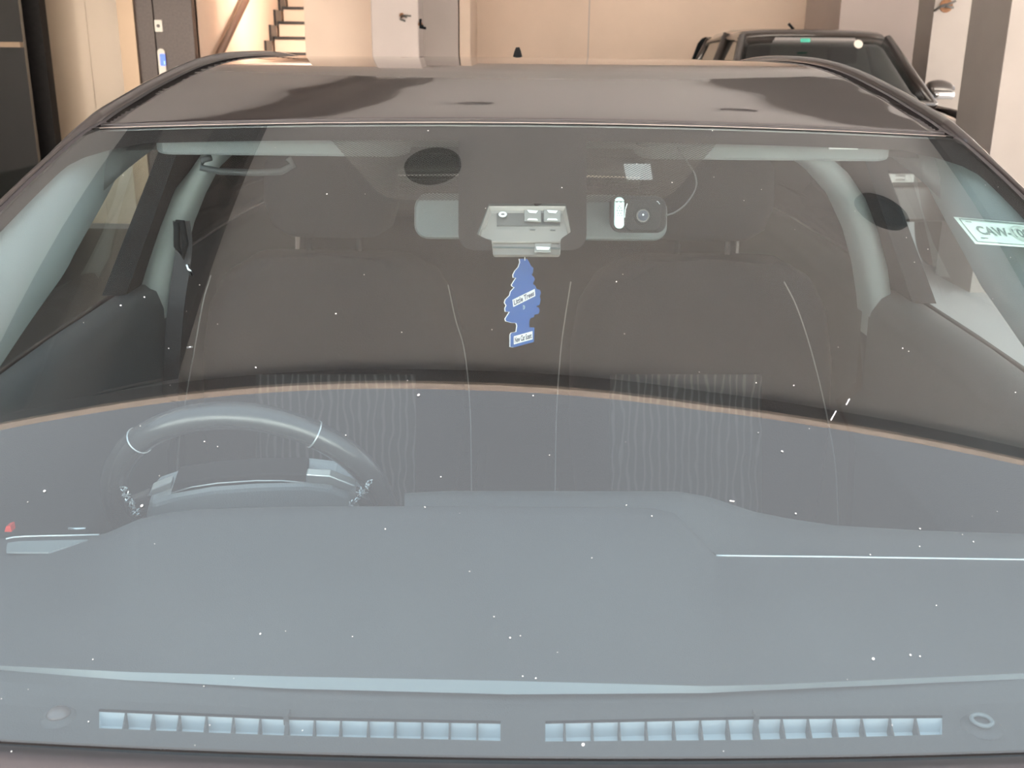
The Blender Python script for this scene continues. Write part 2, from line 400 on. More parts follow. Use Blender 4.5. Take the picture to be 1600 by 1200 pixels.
# small fittings on walls
def wires(name, label, px, py, Y, strokes, m, rr=.008, base=.02):
    t = thing(name, label, 'wall fitting', at(px, py, Y=Y))
    MB().disc(at(px, py, Y=Y), (0, -1, 0), base, .012, 14).obj('wall_socket', M_rust, t)
    w = MB()
    for s in strokes:
        w.tube([at(px+dx, py+dy, Y=Y-dz) for dx, dy, dz in s], rr, 6)
    w.obj('wire_end', m, t, smooth=True); return t
wires('wire_stub', 'frayed grey wires sticking out of the white central column', 628, 24, 9.4, [[(0, 0, 0), (6, 0, .08), (14, 1, .1)], [(0, 0, 0), (-2, 6, .05), (5, 9, .07)], [(1, 0, 0), (7, 3, .05)]], M_house_d)
wires('pipe_hook', 'small dark hook on the edge of the recess beside the central column', 657, 38, 9.38, [[(0, -8, .0), (0, 5, .02), (8, 6, .04)], [(0, 5, .02), (4, 2, .03)]], M_blk, .012)
wires('conduit_stub', 'rusty conduit stub on top of the column beside the parked pickup', 1478, 9, 10.05, [[(-18, 8, .03), (-8, 1, .1), (2, 0, .05)], [(-6, 0, .1), (8, -4, .1), (16, -8, .12)], [(0, 1, .1), (12, 3, .1)]], M_house_d, .012, .06)
pl = thing('wall_plate', 'rust-edged pale metal plate screwed to the grey recess at the right', 'metal plate', at(1525, 175, Y=10.28))
pp = [at(1508, 9, Y=10.29), at(1561, 6, Y=10.29), at(1543, 177, Y=10.29), at(1489, 172, Y=10.29)]
MB().prism(pp, (0, -.015, 0)).obj('plate_sheet', M_plate, pl)
for x, y in ((1512, 14), (1556, 11), (1494, 157), (1536, 162), (1513, 171)):
    MB().disc(at(x, y, Y=10.272), (0, -1, 0), .016, .01, 10).obj('bolt', M_rust, pl)
tag(MB().tube([at(1312, -5, Y=12.98), at(1311, 30, Y=12.98), at(1313, 60, Y=12.98), at(1311, 110, Y=12.98)], .008, 6).obj('wall_cable', M_beam, smooth=True), 'thin dark cable running down the far corner behind the pickup', 'cable')
MBg = MB()
for x in (715.5, 920): MBg.box(at(x, 40, Y=13).x-.006, at(x, 40, Y=13).x+.006, 12.994, 13.0, 0, CZ)
struct('trim_5', MBg, M_wallgrey)

lt = thing('stair_fill_light', 'added fill lamp, out of sight behind the cream pillar, brightening the stairs', 'lamp', (XST-.35, 10.42, 2.3))  # unseen lamp added to brighten the stair wall
MB().disc((XST+.25, 10.30, 2.2), (0, 1, 0), .15, .03, 32).obj('fill_base', M_plastwhite, lt)
MB().disc((XST+.25, 10.33, 2.2), (0, 1, 0), .14, .04, 32).obj('fill_diffuser', mat('fill_emitter', (.9, .8, .7), .5, emit=(1, .84, .70), estr=250), lt)
# ceiling downlights that mirror in the windscreen and the roof
for (x, y, r, lab) in ((-.24, 5.4, .105, 'unlit round black ceiling downlight of the inner row, nearer the stairs'), (1.28, 5.4, .105, 'unlit round black ceiling downlight of the inner row, nearer the pickup'), (-.32, 2.42, .105, 'unlit round black ceiling downlight, mirrored beside the dark sensor band'), (1.41, 2.50, .105, 'unlit round black ceiling downlight, mirrored in front of the passenger side')):
    t = thing('ceiling_downlight', lab, 'ceiling light', (x, y, CZ), 'round ceiling downlights')
    ring = MB(); seg = 40
    rows = []
    for rr, dz in ((r, 0), (r, -.035), (r*.93, -.045), (r*.84, -.035), (r*.80, -.01)):
        rows.append([(x+rr*math.cos(2*PI*k/seg), y+rr*math.sin(2*PI*k/seg), CZ+dz) for k in range(seg)])
    ring.grid(rows, True).obj('trim_ring', M_lamp, t, smooth=True)
    MB().disc((x, y, CZ-.012), (0, 0, -1), r*.81, .004, 40).obj('lens', M_lampglass, t)

# building across the driveway (behind the camera), sunlit
fac = thing('opposite_building', 'rendered building across the driveway with dark windows', 'building', (0, -16, 0))
MB().box(-22, 22, -17, -16, -.02, 5.5).obj('facade_wall', M_facade, fac)
for i in range(9):
    for z in (.9, 3.4):
        MB().box(-18+i*4, -16.4+i*4, -16, -15.97, z, z+1.3).obj('window', M_darkglass, fac)

# ------------------------------------------------------------------ the sedan
car = thing('sedan_car', 'black-brown sedan filling the foreground, seen through its reflecting windscreen', 'car', (0, 1.6, 0))
def wedge(v0, v1, x0, x1, off, nv, nx):
    """grid of points on the windscreen"""
    return [[Vector(S(lerp(x0(v), x1(v), j/nx), v)+SN(lerp(x0(v), x1(v), j/nx), v)*off) for j in range(nx+1)] for v in [lerp(v0, v1, i/nv) for i in range(nv+1)]]
top = wedge(0, 1, lambda v: -W(v), W, 0, 48, 48)
g = MB(); g.grid(top); nf = len(g.F)
inn = wedge(0, 1, lambda v: -W(v), W, -.0045, 24, 24); g.grid(inn)
def border(G): return [G[0][j] for j in range(len(G[0]))]+[r[-1] for r in G[1:]]+[G[-1][j] for j in range(len(G[0])-2, -1, -1)]+[r[0] for r in G[-2:0:-1]]
ws = g.obj('windshield', [M_windscreen, M_inner], car, smooth=True)
for i, f in enumerate(ws.data.polygons): f.material_index = 0 if i < nf else 1
# make the outer face point outwards
if ws.data.polygons[0].normal.z < 0: ws.data.flip_normals()
# black ceramic band under the glass: along the header, the pillars and the base
OFF = -.0055
fb = MB()
fb.grid(wedge(.955, 1.0, lambda v: -W(v), W, OFF, 4, 60))
for s_ in (-1, 1):
    rows = []
    for i in range(41):
        v = i/40*.96; w = W(v); c = .024+.02*max(0, (v-.86)/.1)**2*.5
        if v > .86: c = .024+.10*((v-.86)/.10)**3
        rows.append([Vector(S(s_*(w-c*k/3), v)+SN(s_*(w-c*k/3), v)*OFF) for k in range(4)])
    fb.grid(rows)
fb.grid(wedge(0, .004, lambda v: -W(v), W, OFF, 2, 60))
frit = fb.obj('black_border', M_frit, ws, smooth=True)
# the solid black patch round the sensor, with its window; laid out row by row as left/right spans
def spans(rows, nx=10, off=OFF):
    return [[glass(lerp(a, b, j/nx), y, off) for j in range(nx+1)] for y, a, b in rows]
sb = MB()
def side_l(y): return 716 if y < 360 else 716+24*(1-math.sqrt(max(0, 1-((y-360)/25)**2))) 
def side_r(y): return 917 if y < 360 else 917-24*(1-math.sqrt(max(0, 1-((y-360)/25)**2)))
def cut_l(y): return interp([(312, 764), (360, 745), (366, 757), (370, 768), (392, 768)], y)
def cut_r(y): return interp([(312, 884), (356, 893), (366, 878), (370, 876), (392, 876)], y)
ys = [205+i*(312-205)/10 for i in range(11)]
sb.grid(spans([(y, side_l(y)-0, side_r(y)) for y in ys], 16))
ys = [312+i*73/26 for i in range(27)]
sb.grid(spans([(y, side_l(y), max(side_l(y)+.5, cut_l(y))) for y in ys], 5)); sb.grid(spans([(y, min(cut_r(y), side_r(y)-.5), side_r(y)) for y in ys], 5))
sb.obj('sensor_band', M_frit, ws, smooth=True)
def uv_metric(o):
    me = o.data; uvl = me.uv_layers.new(name='UVMap')
    for l in me.loops:
        c = me.vertices[l.vertex_index].co; uvl.data[l.index].uv = (c.x, math.hypot(c.y, c.z))
def uv_surface(o):
    me = o.data; uvl = me.uv_layers.new(name='UVMap')
    for l in me.loops:
        c = me.vertices[l.vertex_index].co; uvl.data[l.index].uv = (c.x, c.y*.88+c.z*.48)
dl = MB().grid(spans([(y, a, b) for y, a, b in [(208, 508, 716), (216, 519, 716), (240, 540, 716), (262, 560, 716), (285, 581, 716), (295, 590, 716), (301, 600, 716), (305, 615, 716), (307, 640, 716)]], 12))
dr = MB().grid(spans([(y, a, b) for y, a, b in [(210, 917, 1132), (220, 917, 1120), (250, 917, 1094), (280, 917, 1068), (296, 917, 1052), (304, 917, 1040), (310, 917, 1018)]], 12))
for d_ in (dl, dr): uv_surface(d_.obj('dotted_shade_band', M_dots, ws, smooth=True))
pd = MB().grid(spans([(250, 975, 1017), (262, 977, 1019), (275, 980, 1021)], 6)); uv_surface(pd.obj('pale_dot_patch', dotted_mat('pale_dots', (.42, .40, .38), .0034), ws, smooth=True))
# specks of dust and small scratches on the glass
dm = MB()
known = [(511, 304), (525, 491), (407, 991), (797, 997), (1240, 603), (1325, 626), (1422, 1024), (664, 793), (1243, 803), (1222, 706), (833, 619), (654, 618), (70, 768), (1113, 205), (1586, 614), (1437, 827), (297, 543), (189, 478), (226, 465), (1364, 1030), (1437, 1026), (911, 1164), (400, 575), (1410, 545), (669, 205), (878, 294), (1050, 286), (963, 441), (222, 791)]
for i in range(110):
    x, y = known[i] if i < len(known) else (random.uniform(0, 1600), random.uniform(215, 1180))
    c = glass(x, y, .0006); n = Vector(SN(*hit(x, y)[:2])); r = random.choice((.0007, .0009, .0012)) if i < len(known) else random.uniform(.0003, .0006)
    k0 = random.uniform(.6, 1.3)
    u = n.orthogonal().normalized(); w_ = n.cross(u)
    dm.prism([c+(u*math.cos(k)*k0+w_*math.sin(k))*r for k in [i_*PI/3 for i_ in range(6)]], n*.0004)
for (x0, y0, x1, y1) in ((1298, 657, 1306, 643), (1322, 633, 1327, 624), (1140, 783, 1147, 784)):
    dm.tube([glass(x0, y0, .0006), glass(x1, y1, .0006)], .0006, 5)
tag(dm.obj('dust_specks', M_dust, ws), 'tiny white dust specks and scratches', kind='stuff')
# registration sticker, with its writing
def text_mesh(txt, fn, mat_, name, parent, size_box, bold=0.0):
    """text laid out in a unit box (0..1,0..1) then mapped by fn(u,v) -> point"""
    cu = bpy.data.curves.new('text', 'FONT'); cu.body = txt; cu.size = 1; cu.offset = bold; cu.resolution_u = 3
    to = bpy.data.objects.new('text', cu); COL.objects.link(to); bpy.context.view_layer.update()
    me = bpy.data.meshes.new_from_object(to.evaluated_get(bpy.context.evaluated_depsgraph_get()))
    bpy.data.objects.remove(to)
    bm = bmesh.new(); bm.from_mesh(me); bmesh.ops.triangulate(bm, faces=bm.faces)
    xs = [v.co.x for v in bm.verts]; ys = [v.co.y for v in bm.verts]
    x0, x1, y0, y1 = min(xs), max(xs), min(ys), max(ys); u0, v0, u1, v1 = size_box
    V = [fn(lerp(u0, u1, (v.co.x-x0)/(x1-x0)), lerp(v0, v1, (v.co.y-y0)/(y1-y0))) for v in bm.verts]
    F = [[v.index for v in f.verts] for f in bm.faces]; bm.free(); bpy.data.meshes.remove(me)
    return mesh_obj(name, V, F, mat_, parent)
SK = [(1493, 332.5), (1663, 347), (1690, 386), (1527, 374.5)]     # corners TL TR BR BL
def skp(u, v, off=-.006):
    x = lerp(lerp(SK[3][0], SK[2][0], u), lerp(SK[0][0], SK[1][0], u), v); y = lerp(lerp(SK[3][1], SK[2][1], u), lerp(SK[0][1], SK[1][1], u), v)
    return glass(x, y, off)
stk = MB()
stk.grid([[skp(i/16, j/6) for i in range(17)] for j in range(7)])
rs = stk.obj('registration_sticker', M_stick, ws, smooth=True, solid=.0003, solid_off=0); tag(rs, 'pale green parking permit sticker with a plate number')
o_ = -.0052
fr_ = MB()
def sline(u0, v0, u1, v1, w):
    n = 14; rows = []
    for i in range(n+1):
        u, v = lerp(u0, u1, i/n), lerp(v0, v1, i/n)
        if abs(u1-u0) > abs(v1-v0): rows.append([skp(u, v-w/2, o_), skp(u, v+w/2, o_)])
        else: rows.append([skp(u-w/8, v, o_), skp(u+w/8, v, o_)])
    fr_.grid(rows)
sline(.035, .93, .97, .93, .03); sline(.035, .07, .97, .07, .03); sline(.035, .07, .035, .93, .05); sline(.97, .07, .97, .93, .05)
sline(.075, .83, .13, .83, .035); sline(.10, .23, .17, .23, .035); sline(.52, .80, .60, .80, .035)
fr_.obj('printed_frame', M_stickprint, rs)
text_mesh('CAW-109', lambda u, v: skp(u, v, o_), M_stickprint, 'plate_number_lettering', rs, (.125, .36, .62, .70), .03)
cr = MB()
for rr in (.30, .22):
    pts = [(.56+rr*.42*math.cos(t), .5+rr*1.1*math.sin(t)) for t in [k*PI/16 for k in range(32)]]
    cr.grid([[skp(a, b, o_+.0001), skp(.56+(a-.56)*.88, .5+(b-.5)*.88, o_+.0001)] for a, b in pts+[pts[0]]])
cr.obj('printed_crest', M_stickpale, rs)

# roof
PROF = [(1.432, 1.3895), (1.438, 1.3945), (1.5, 1.407), (1.6, 1.422), (1.7, 1.435), (1.9, 1.455), (2.1, 1.467), (2.3, 1.4725), (2.5, 1.473), (2.7, 1.467), (3.0, 1.447), (3.3, 1.405)]
PROFS = smooth_line([(0, y, z) for y, z in PROF], 5)
def WR(y): return interp([(1.43, .606), (1.6, .60), (1.9, .585), (2.3, .565), (3.0, .55), (3.3, .535)], y)
def RP(u, q):
    y, z = q.y, q.z; w = WR(y); X = u*w; f = max(0, 1-(y-1.432)/.75)
    f = f*f*(3-2*f)
    return Vector((X, y+.25*X*X*f, z-(.05*f+.012*(1-f))*X*X-(.0)*u**8))
def rows_roof():
    R = []
    for q in PROFS: R.append([RP(-1+2*j/40, q) for j in range(41)])
    e = R[0]
    for dy, dz in ((-.0035, -.0022), (-.0055, -.0052), (-.0050, -.010)): R.insert(0, [p_+Vector((0, dy, dz)) for p_ in e])
    return R
MB().grid(rows_roof()).obj('roof_panel', M_paint, car, smooth=True, solid=.002)
MB().tube([RP(u, PROFS[0])+Vector((0, -.0045, -.0015)) for u in [-1+2*i/60 for i in range(61)]], .0013, 6).obj('header_highlight_strip', M_highlight, car, smooth=True)  # pinkish strip stands in for the highlight along the roof's front edge
# header moulding between glass and roof
hm = MB()
hm.grid([[Vector(S(u*W(1), 1))+d for d in (Vector((0, -.003, .0008)), Vector((0, .0005, .0016)), Vector((0, .003, -.001)), Vector((0, .006, -.010)))] for u in [-1+2*i/60 for i in range(61)]])
hm.obj('header_moulding', M_rubber, car, smooth=True)
# side rails: A-pillar and roof side in one sweep
def rail_path(s_):
    P = [(Vector(S(s_*W(v), v)), .62 if v < .9 else lerp(.62, 1, (v-.9)/.1)) for v in [i/24*.985 for i in range(25)]]
    P += [(RP(s_, q), 1.0) for q in PROFS[6:]]
    return P
RAILS = {}
for s_ in (-1, 1):
    path = rail_path(s_); rows = []; mr = []; low = []
    for q, k in path:
        cs = [(0.003, -.008), (.004, -.003), (.007, .003), (.011, .005), (.017, .003), (.023, -.006), (.028, -.024), (.031, -.050)]
        rows.append([q+Vector((s_*a*k, 0, b if k < 1 else b+.007)) for a, b in cs])
        mr.append([q+Vector((s_*a, 0, b)) for a, b in ((-.004, .0008), (0, .002), (.003, .001), (.004, -.006))])
        low.append(rows[-1][-1])
    MB().grid(rows).obj('roof_side_rail', M_paint, car, smooth=True)
    MB().grid(mr).obj('edge_moulding', M_rubber, car, smooth=True)
    RAILS[s_] = low
# shark fin antenna
fin = MB(); fx = -.005
rows = []
for k, (z, y0, y1, w) in enumerate(((1.430, 2.86, 3.07, .022), (1.455, 2.88, 3.065, .019), (1.475, 2.93, 3.06, .013), (1.490, 2.98, 3.055, .009), (1.500, 3.02, 3.05, .005))):
    rows.append([Vector((fx+w*math.sin(t), (y0+y1)/2-(y1-y0)/2*math.cos(t), z)) for t in [i*2*PI/16 for i in range(16)]])
fin.loft(rows).obj('shark_fin_antenna', M_blk, car, smooth=True)
# body: hood, cowl, wings, doors, boot
def beltz(y): return interp([(.5, .955), (.8, .985), (1.6, 1.03), (2.9, 1.055), (3.9, 1.03)], y)
hood = MB()
hood.grid([[Vector((u*w, y-.10*u*u*w*w, z-.035*u**4)) for u in [-1+i/10 for i in range(21)]] for y, z, w in ((.60, .945, .76), (.45, .94, .75), (.2, .925, .745), (-.1, .895, .73), (-.35, .85, .70), (-.5, .80, .66), (-.58, .74, .63))])
hood.obj('hood', M_paint, car, smooth=True, solid=.01)
cw = MB()
cw.grid([[Vector((u*.77, y-.02+.10*(u*.77)**2, z)) for u in [-1+i/12 for i in range(25)]] for y, z in ((.695, .948), (.668, .957), (.64, .948), (.62, .930), (.57, .925))])
cw.obj('cowl_panel', M_cowl, car, smooth=True)
wp = MB(); wp.tube([(-.16, .612, .955), (-.05, .607, .954), (.2, .612, .956), (.5, .65, .962)], .004, 8)
wp.obj('wiper_blade', M_rubber, car, smooth=True)
wa = MB(); wa.tube([(-.14, .645, .956), (-.10, .640, .960), (-.06, .62, .958), (.20, .605, .962)], .007, 10); wa.obj('wiper_arm', M_gloss, car, smooth=True)
for s_ in (-1, 1):
    side = MB()
    ysd = [-.60, -.45, -.2, .1, .45, .7]
    rr = []
    for y in ysd:
        inx = interp([(-.6, .62), (-.35, .70), (.2, .745), (.7, .77)], y); z = interp([(-.6, .72), (-.35, .845), (.2, .92), (.7, .955)], y); ox = interp([(-.6, .70), (-.35, .82), (.1, .87), (.7, .875)], y)
        rr.append([Vector((s_*inx, y, z)), Vector((s_*(ox-.03), y, z-.02)), Vector((s_*ox, y, z-.10)), Vector((s_*ox, y, .55)), Vector((s_*(ox-.02), y, .30))])
    side.grid(rr).obj('front_wing', M_paint, car, smooth=True, solid=.01)
    for (ya, yb) in ((.71, 2.02), (2.04, 3.25)):
        dr_ = MB(); rr = []
        for i in range(9):
            y = lerp(ya, yb, i/8); z = beltz(y)
            rr.append([Vector((s_*(.775), y, z)), Vector((s_*.80, y, z-.02)), Vector((s_*.865, y, z-.22)), Vector((s_*.872, y, .55)), Vector((s_*.84, y, .28))])
        dob = dr_.grid(rr).obj('door', M_paint, car, smooth=True, solid=.008)
        # glass in the door, from belt up to the rail
        low = [q for q in RAILS[s_] if ya+.08 <= q.y <= yb-.02]
        ys_ = [lerp(ya+.08, yb-.02, i/6) for i in range(7)]
        xt = lambda y: interp([(q.y, abs(q.x)) for q in low], y)-.004; zt = lambda y: interp([(q.y, q.z) for q in low], y)+.004
        x0_, x1_ = xt(ys_[1]), xt(ys_[-1])
        gl = MB().grid([[Vector((s_*.770, y, beltz(y))).lerp(Vector((s_*lerp(x0_, x1_, i/6), y, zt(y))), j/4) for j in range(5)] for i, y in enumerate(ys_)])
        go = gl.obj('side_window', [M_side if ya < 1 else M_rear, M_inner], dob, smooth=True, solid=.003)
        go.modifiers['solid'].material_offset = 1; go.modifiers['solid'].material_offset_rim = 1
        # inner panel
        pi_ = MB(); rr = []
        for i in range(9):
            y = lerp(max(ya, .98), yb-.02, i/8); z = beltz(y)
            rr.append([Vector((s_*.765, y, z-.002)), Vector((s_*.73, y, z+.006)), Vector((s_*.705, y, z-.005)), Vector((s_*.695, y, z-.04)), Vector((s_*.70, y, z-.20)), Vector((s_*.66, y, z-.24)), Vector((s_*.70, y, z-.32)), Vector((s_*.72, y, .35))])
        pi_.grid(rr).obj('door_trim_panel', M_dashd, dob, smooth=True)
        hn = MB().tube([(s_*.875, yb-.30, .86), (s_*.90, yb-.28, .865), (s_*.90, yb-.12, .87), (s_*.875, yb-.10, .87)], .011, 8); hn.obj('door_handle', M_chrome, dob, smooth=True)
    # B-pillar outside
    MB().hexa([(s_*.74, 1.90, beltz(2)), (s_*.785, 1.90, beltz(2)), (s_*.785, 2.10, beltz(2)), (s_*.74, 2.10, beltz(2))], [(s_*.575, 1.92, 1.415), (s_*.605, 1.92, 1.415), (s_*.605, 2.08, 1.415), (s_*.575, 2.08, 1.415)]).obj('centre_pillar', M_blk, car)
    # mirror
    mrr = MB(); mr_ = []
    for k in range(9):
        x = lerp(.82, 1.02, k/8); h = .065*math.sin(PI*(.18+.7*k/8))**.5
        mr_.append([Vector((s_*x, .98+.02*k/8+.05*math.cos(t), 1.05+h*math.sin(t))) for t in [i*2*PI/14 for i in range(14)]])
    mrr.loft(mr_).obj('door_mirror', M_paint, car, smooth=True)
    MB().hexa([(s_*.76, .95, .98), (s_*.84, .95, 1.0), (s_*.84, 1.01, 1.0), (s_*.76, 1.01, .98)], [(s_*.77, .96, 1.03), (s_*.85, .96, 1.04), (s_*.85, 1.0, 1.04), (s_*.77, 1.0, 1.03)]).obj('mirror_foot', M_gloss, car)
    for yw in (.02, 2.72):
        wh = MB().disc((s_*.64, yw, .32), (s_, 0, 0), .32, .2, 36); wo = wh.obj('wheel', M_tyre, car, bevel=.02)
        al = MB().disc((s_*.842, yw, .32), (s_, 0, 0), .20, .005, 36)
        for k in range(5):
            t = k*2*PI/5; dn = Vector((0, math.cos(t), math.sin(t))); c0 = Vector((s_*.845, yw, .32)); e = Vector((0, -dn.z, dn.y))*.025
            al.prism([c0+dn*.03-e, c0+dn*.20-e*.8, c0+dn*.20+e*.8, c0+dn*.03+e], (s_*.012, 0, 0))
        al.obj('alloy_rim', M_alloy, wo)
    # rear quarter
    MB().grid([[Vector((s_*.775, y, beltz(y))), Vector((s_*.80, y, beltz(y)-.02)), Vector((s_*.865, y, .8)), Vector((s_*.86, y, .35))] for y in (3.26, 3.5, 3.8, 4.0)]).obj('rear_wing', M_paint, car, smooth=True, solid=.008)
    MB().grid([[RP(s_, PROFS[-1])+Vector((s_*.04, 0, -.02)), Vector((s_*.66, 3.55, 1.2)), Vector((s_*.73, 3.78, 1.05))], [Vector((s_*.61, 3.0, 1.36)), Vector((s_*.68, 3.15, 1.2)), Vector((s_*.77, 3.3, 1.05))]]).obj('rear_pillar', M_paint, car, smooth=True, solid=.006)
MB().grid([[Vector((u*.80, -.58-.14*(1-u*u), z)) for u in [-1+i/8 for i in range(17)]] for z in (.74, .60, .45, .28)]).obj('front_bumper', M_paint, car, smooth=True, solid=.01)
MB().grid([[Vector((u*lerp(.56, .72, t), lerp(3.29, 3.72, t)+.03*(1-u*u), lerp(1.40, 1.06, t)+.02*(1-u*u)*t)) for u in [-1+i/8 for i in range(17)]] for t in [k/6 for k in range(7)]]).obj('rear_window', M_rear, car, smooth=True, solid=.004)
MB().grid([[Vector((u*.77, y+.04*(1-u*u), z)) for u in [-1+i/8 for i in range(17)]] for y, z in ((3.64, 1.075), (3.73, 1.055), (3.9, 1.045), (4.05, 1.03), (4.09, .98), (4.10, .6), (4.06, .3))]).obj('boot_lid', M_paint, car, smooth=True, solid=.006)
MB().box(-.80, .80, -.4, 4.0, .20, .26).obj('underbody', M_blk, car)
MB().box(-.70, .70, .3, .62, .27, .85).obj('engine_bulkhead', M_blk, car)

# ---------------- inside: dashboard
FAR = [(-260, 862, .950), (0, 842, .958), (158, 836, .965), (178, 828, .972), (215, 812, .988), (255, 803, .996), (300, 797, 1.0), (400, 793.5, 1.003), (520, 792, 1.004), (700, 792, 1.003), (900, 793, 1.002), (1020, 795, 1.000), (1055, 803, .996), (1085, 832, .988), (1118, 868, .978), (1150, 868.5, .978), (1300, 870, .977), (1600, 874.5, .972), (1900, 880, .966)]
FY = [(a, b) for a, b, c in FAR]; FZ = [(a, c) for a, b, c in FAR]
RT = [(-260, 1025), (0, 1040), (200, 1050), (450, 1057), (800, 1064), (1100, 1072), (1200, 1070), (1600, 1052), (1900, 1036)]
RB = [(-260, 1030), (0, 1047), (200, 1063), (450, 1076), (800, 1085), (1100, 1083), (1200, 1078.5), (1600, 1061), (1900, 1046)]
SLT = [(-260, 1090), (0, 1100), (150, 1111), (450, 1124), (782, 1130), (852, 1130), (1180, 1123), (1485, 1121), (1600, 1115), (1900, 1100)]
SLB = [(-260, 1118), (0, 1128), (160, 1138), (440, 1149), (780, 1157.5), (852, 1158.5), (1180, 1156), (1466, 1148), (1600, 1142), (1900, 1128)]
cols = list(range(-240, 1881, 24)); cols = sorted(set(cols+list(range(1010, 1150, 6))+list(range(130, 300, 8))))
dsh = MB(); G = []
for t in [i/14 for i in range(15)]:
    row = []
    for x in cols:
        n_ = at(x, interp(RT, x), Z=.957); f_ = at(x, interp(FY, x), Z=interp(FZ, x))
        q = n_.lerp(f_, t); q.z += .006*math.sin(PI*t); row.append(q)
    G.append(row)
edge = [q.copy() for q in G[-1]]
for dy, dz in ((.006, -.002), (.011, -.008), (.014, -.02), (.02, -.09)):
    G.append([q+Vector((0, dy, dz)) for q in edge])
dsh.grid(G)
dash = dsh.obj('dashboard', M_dash, car, smooth=True)
# front deck with the two defroster openings
def zdeck(y): return interp([(1020, .952), (1060, .951), (1100, .944), (1140, .941), (1230, .938)], y)
dk = MB()
def band(fa, fb_, xs, n=3): dk.grid([[at(x, lerp(fa(x), fb_(x), i/n), Z=zdeck(lerp(fa(x), fb_(x), i/n))) for x in xs] for i in range(n+1)])
rb = lambda x: interp(RB, x); slt = lambda x: interp(SLT, x); slb = lambda x: interp(SLB, x)
xs_all = sorted(set(list(range(-240, 1881, 30))+[155, 782, 852, 1472]))
band(rb, slt, xs_all); band(slb, lambda x: 1225, xs_all)
for r_ in ((-240, 155), (782, 852), (1472, 1860)): band(slt, slb, [lerp(r_[0], r_[1], i/10) for i in range(11)])
dk.obj('defroster_deck', M_dashd, dash, smooth=False)
# bead along the pad; its sky-facing brightness is put into a paler plastic
bd = MB().grid([[at(x, lerp(interp(RT, x), interp(RB, x), t), Z=lerp(.957, .951, t)) for t in (0, .33, .66, 1)] for x in cols])
bd.obj('pad_bead', M_dashl, dash, smooth=True)
# vents
LR = [197, 240, 281, 323, 365, 407, 449, 492, 533, 576, 618, 660, 703, 746]
RR_ = [882, 925, 967, 1009, 1052, 1094, 1136, 1180, 1221, 1262, 1303, 1346, 1390, 1430]
for (xa, xb, ribs, wide) in ((155, 782, LR, 449), (852, 1472, RR_, 1180)):
    v_ = MB(); xs = [lerp(xa, xb, i/12) for i in range(13)]
    D = Vector((0, 0, -.016))
    tp = [at(x, slt(x), Z=zdeck(slt(x))) for x in xs]; bt = [at(x, slb(x), Z=zdeck(slb(x))) for x in xs]
    v_.grid([tp, [q+D*.9+Vector((0, .0, 0)) for q in tp], [q+D for q in bt], bt])
    v_.add([tp[0], tp[0]+D, bt[0]+D, bt[0]], [(0, 1, 2, 3)]); v_.add([tp[-1], tp[-1]+D, bt[-1]+D, bt[-1]], [(0, 1, 2, 3)])
    vo = v_.obj('defroster_vent', M_vent, car)
    for x in ribs:
        a1 = at(x, slt(x)-1, Z=zdeck(slt(x))); b1 = at(x, slb(x)+1, Z=zdeck(slb(x)))
        b1 = Vector((a1.x*.985, b1.y, b1.z)); hw = .0016 if x == wide else .0008
        e = Vector((hw, 0, 0))
        MB().hexa([a1-e+D*.9, a1+e+D*.9, b1+e+D*.9, b1-e+D*.9], [a1-e, a1+e, b1+e, b1-e]).obj('rib', M_dashd, vo)
    a1 = at(wide, slt(wide)-4, Z=zdeck(slt(wide))); MB().box(a1.x-.002, a1.x+.002, a1.y-.006, a1.y+.004, a1.z-.004, a1.z+.005).obj('vent_clip', M_dashd, vo)
    lipm = MB(); lipm.tube([q+Vector((0, .0005, .0005)) for q in tp], .0012, 6); lipm.obj('vent_lip', M_blk, vo, smooth=True)
sd = MB()
c_ = at(92, 1118, Z=.943)
def dome(c, r, h, seg=24, n=6):
    return MB().loft([[Vector((c.x+r*math.cos(a)*math.cos(t), c.y+r*math.sin(a)*math.cos(t), c.z-.003+h*math.sin(t))) for a in [k*2*PI/seg for k in range(seg)]] for t in [i*PI/2/n*.97 for i in range(n+1)]])
sl = dome(c_, .016, .006).obj('light_sensor', M_dashd, dash, smooth=True)
dome(c_+Vector((0, 0, .004)), .010, .007).obj('sensor_dome', mat('smoked_dome', (.10, .08, .08), .15, coat=1), sl, smooth=True)
c_ = at(1533, 1132, Z=.943)
so = dome(c_, .018, .005).obj('light_sensor', M_dashd, dash, smooth=True)
MB().tube([c_+Vector((.008*math.cos(t), .008*math.sin(t), .004)) for t in [k*PI/10 for k in range(20)]], .002, 6, closed=True).obj('sensor_ring', M_dashl, so, smooth=True)
# shelf behind the pad (centre and passenger side)
EY = [(630, 771), (700, 767.5), (1060, 768), (1110, 777), (1180, 800), (1240, 812), (1310, 822), (1450, 830), (1600, 835), (1900, 842)]
EZ = [(630, .994), (1060, .992), (1180, .972), (1310, .962), (1600, .955), (1900, .95)]
xs = sorted(set(list(range(632, 1880, 24))+list(range(1040, 1200, 8))+[1860]))
rows = []
for t in [i/6 for i in range(7)]:
    rows.append([at(x, interp(FY, x), Z=interp(FZ, x)-.006).lerp(at(x, interp(EY, x), Z=interp(EZ, x)), t)+Vector((0, 0, .003*math.sin(PI*t))) for x in xs])
last = rows[-1]
for dy, dz in ((.008, -.003), (.014, -.012), (.018, -.035), (.02, -.20)): rows.append([q+Vector((0, dy, dz)) for q in last])
MB().grid(rows).obj('dashboard_shelf', M_dashd, dash, smooth=True)
MB().tube([at(x, interp(FY, x), Z=interp(FZ, x)+.0005) for x in range(1119, 1800, 20)], .0011, 6).obj('bright_edge_strip', M_silver, dash, smooth=True)
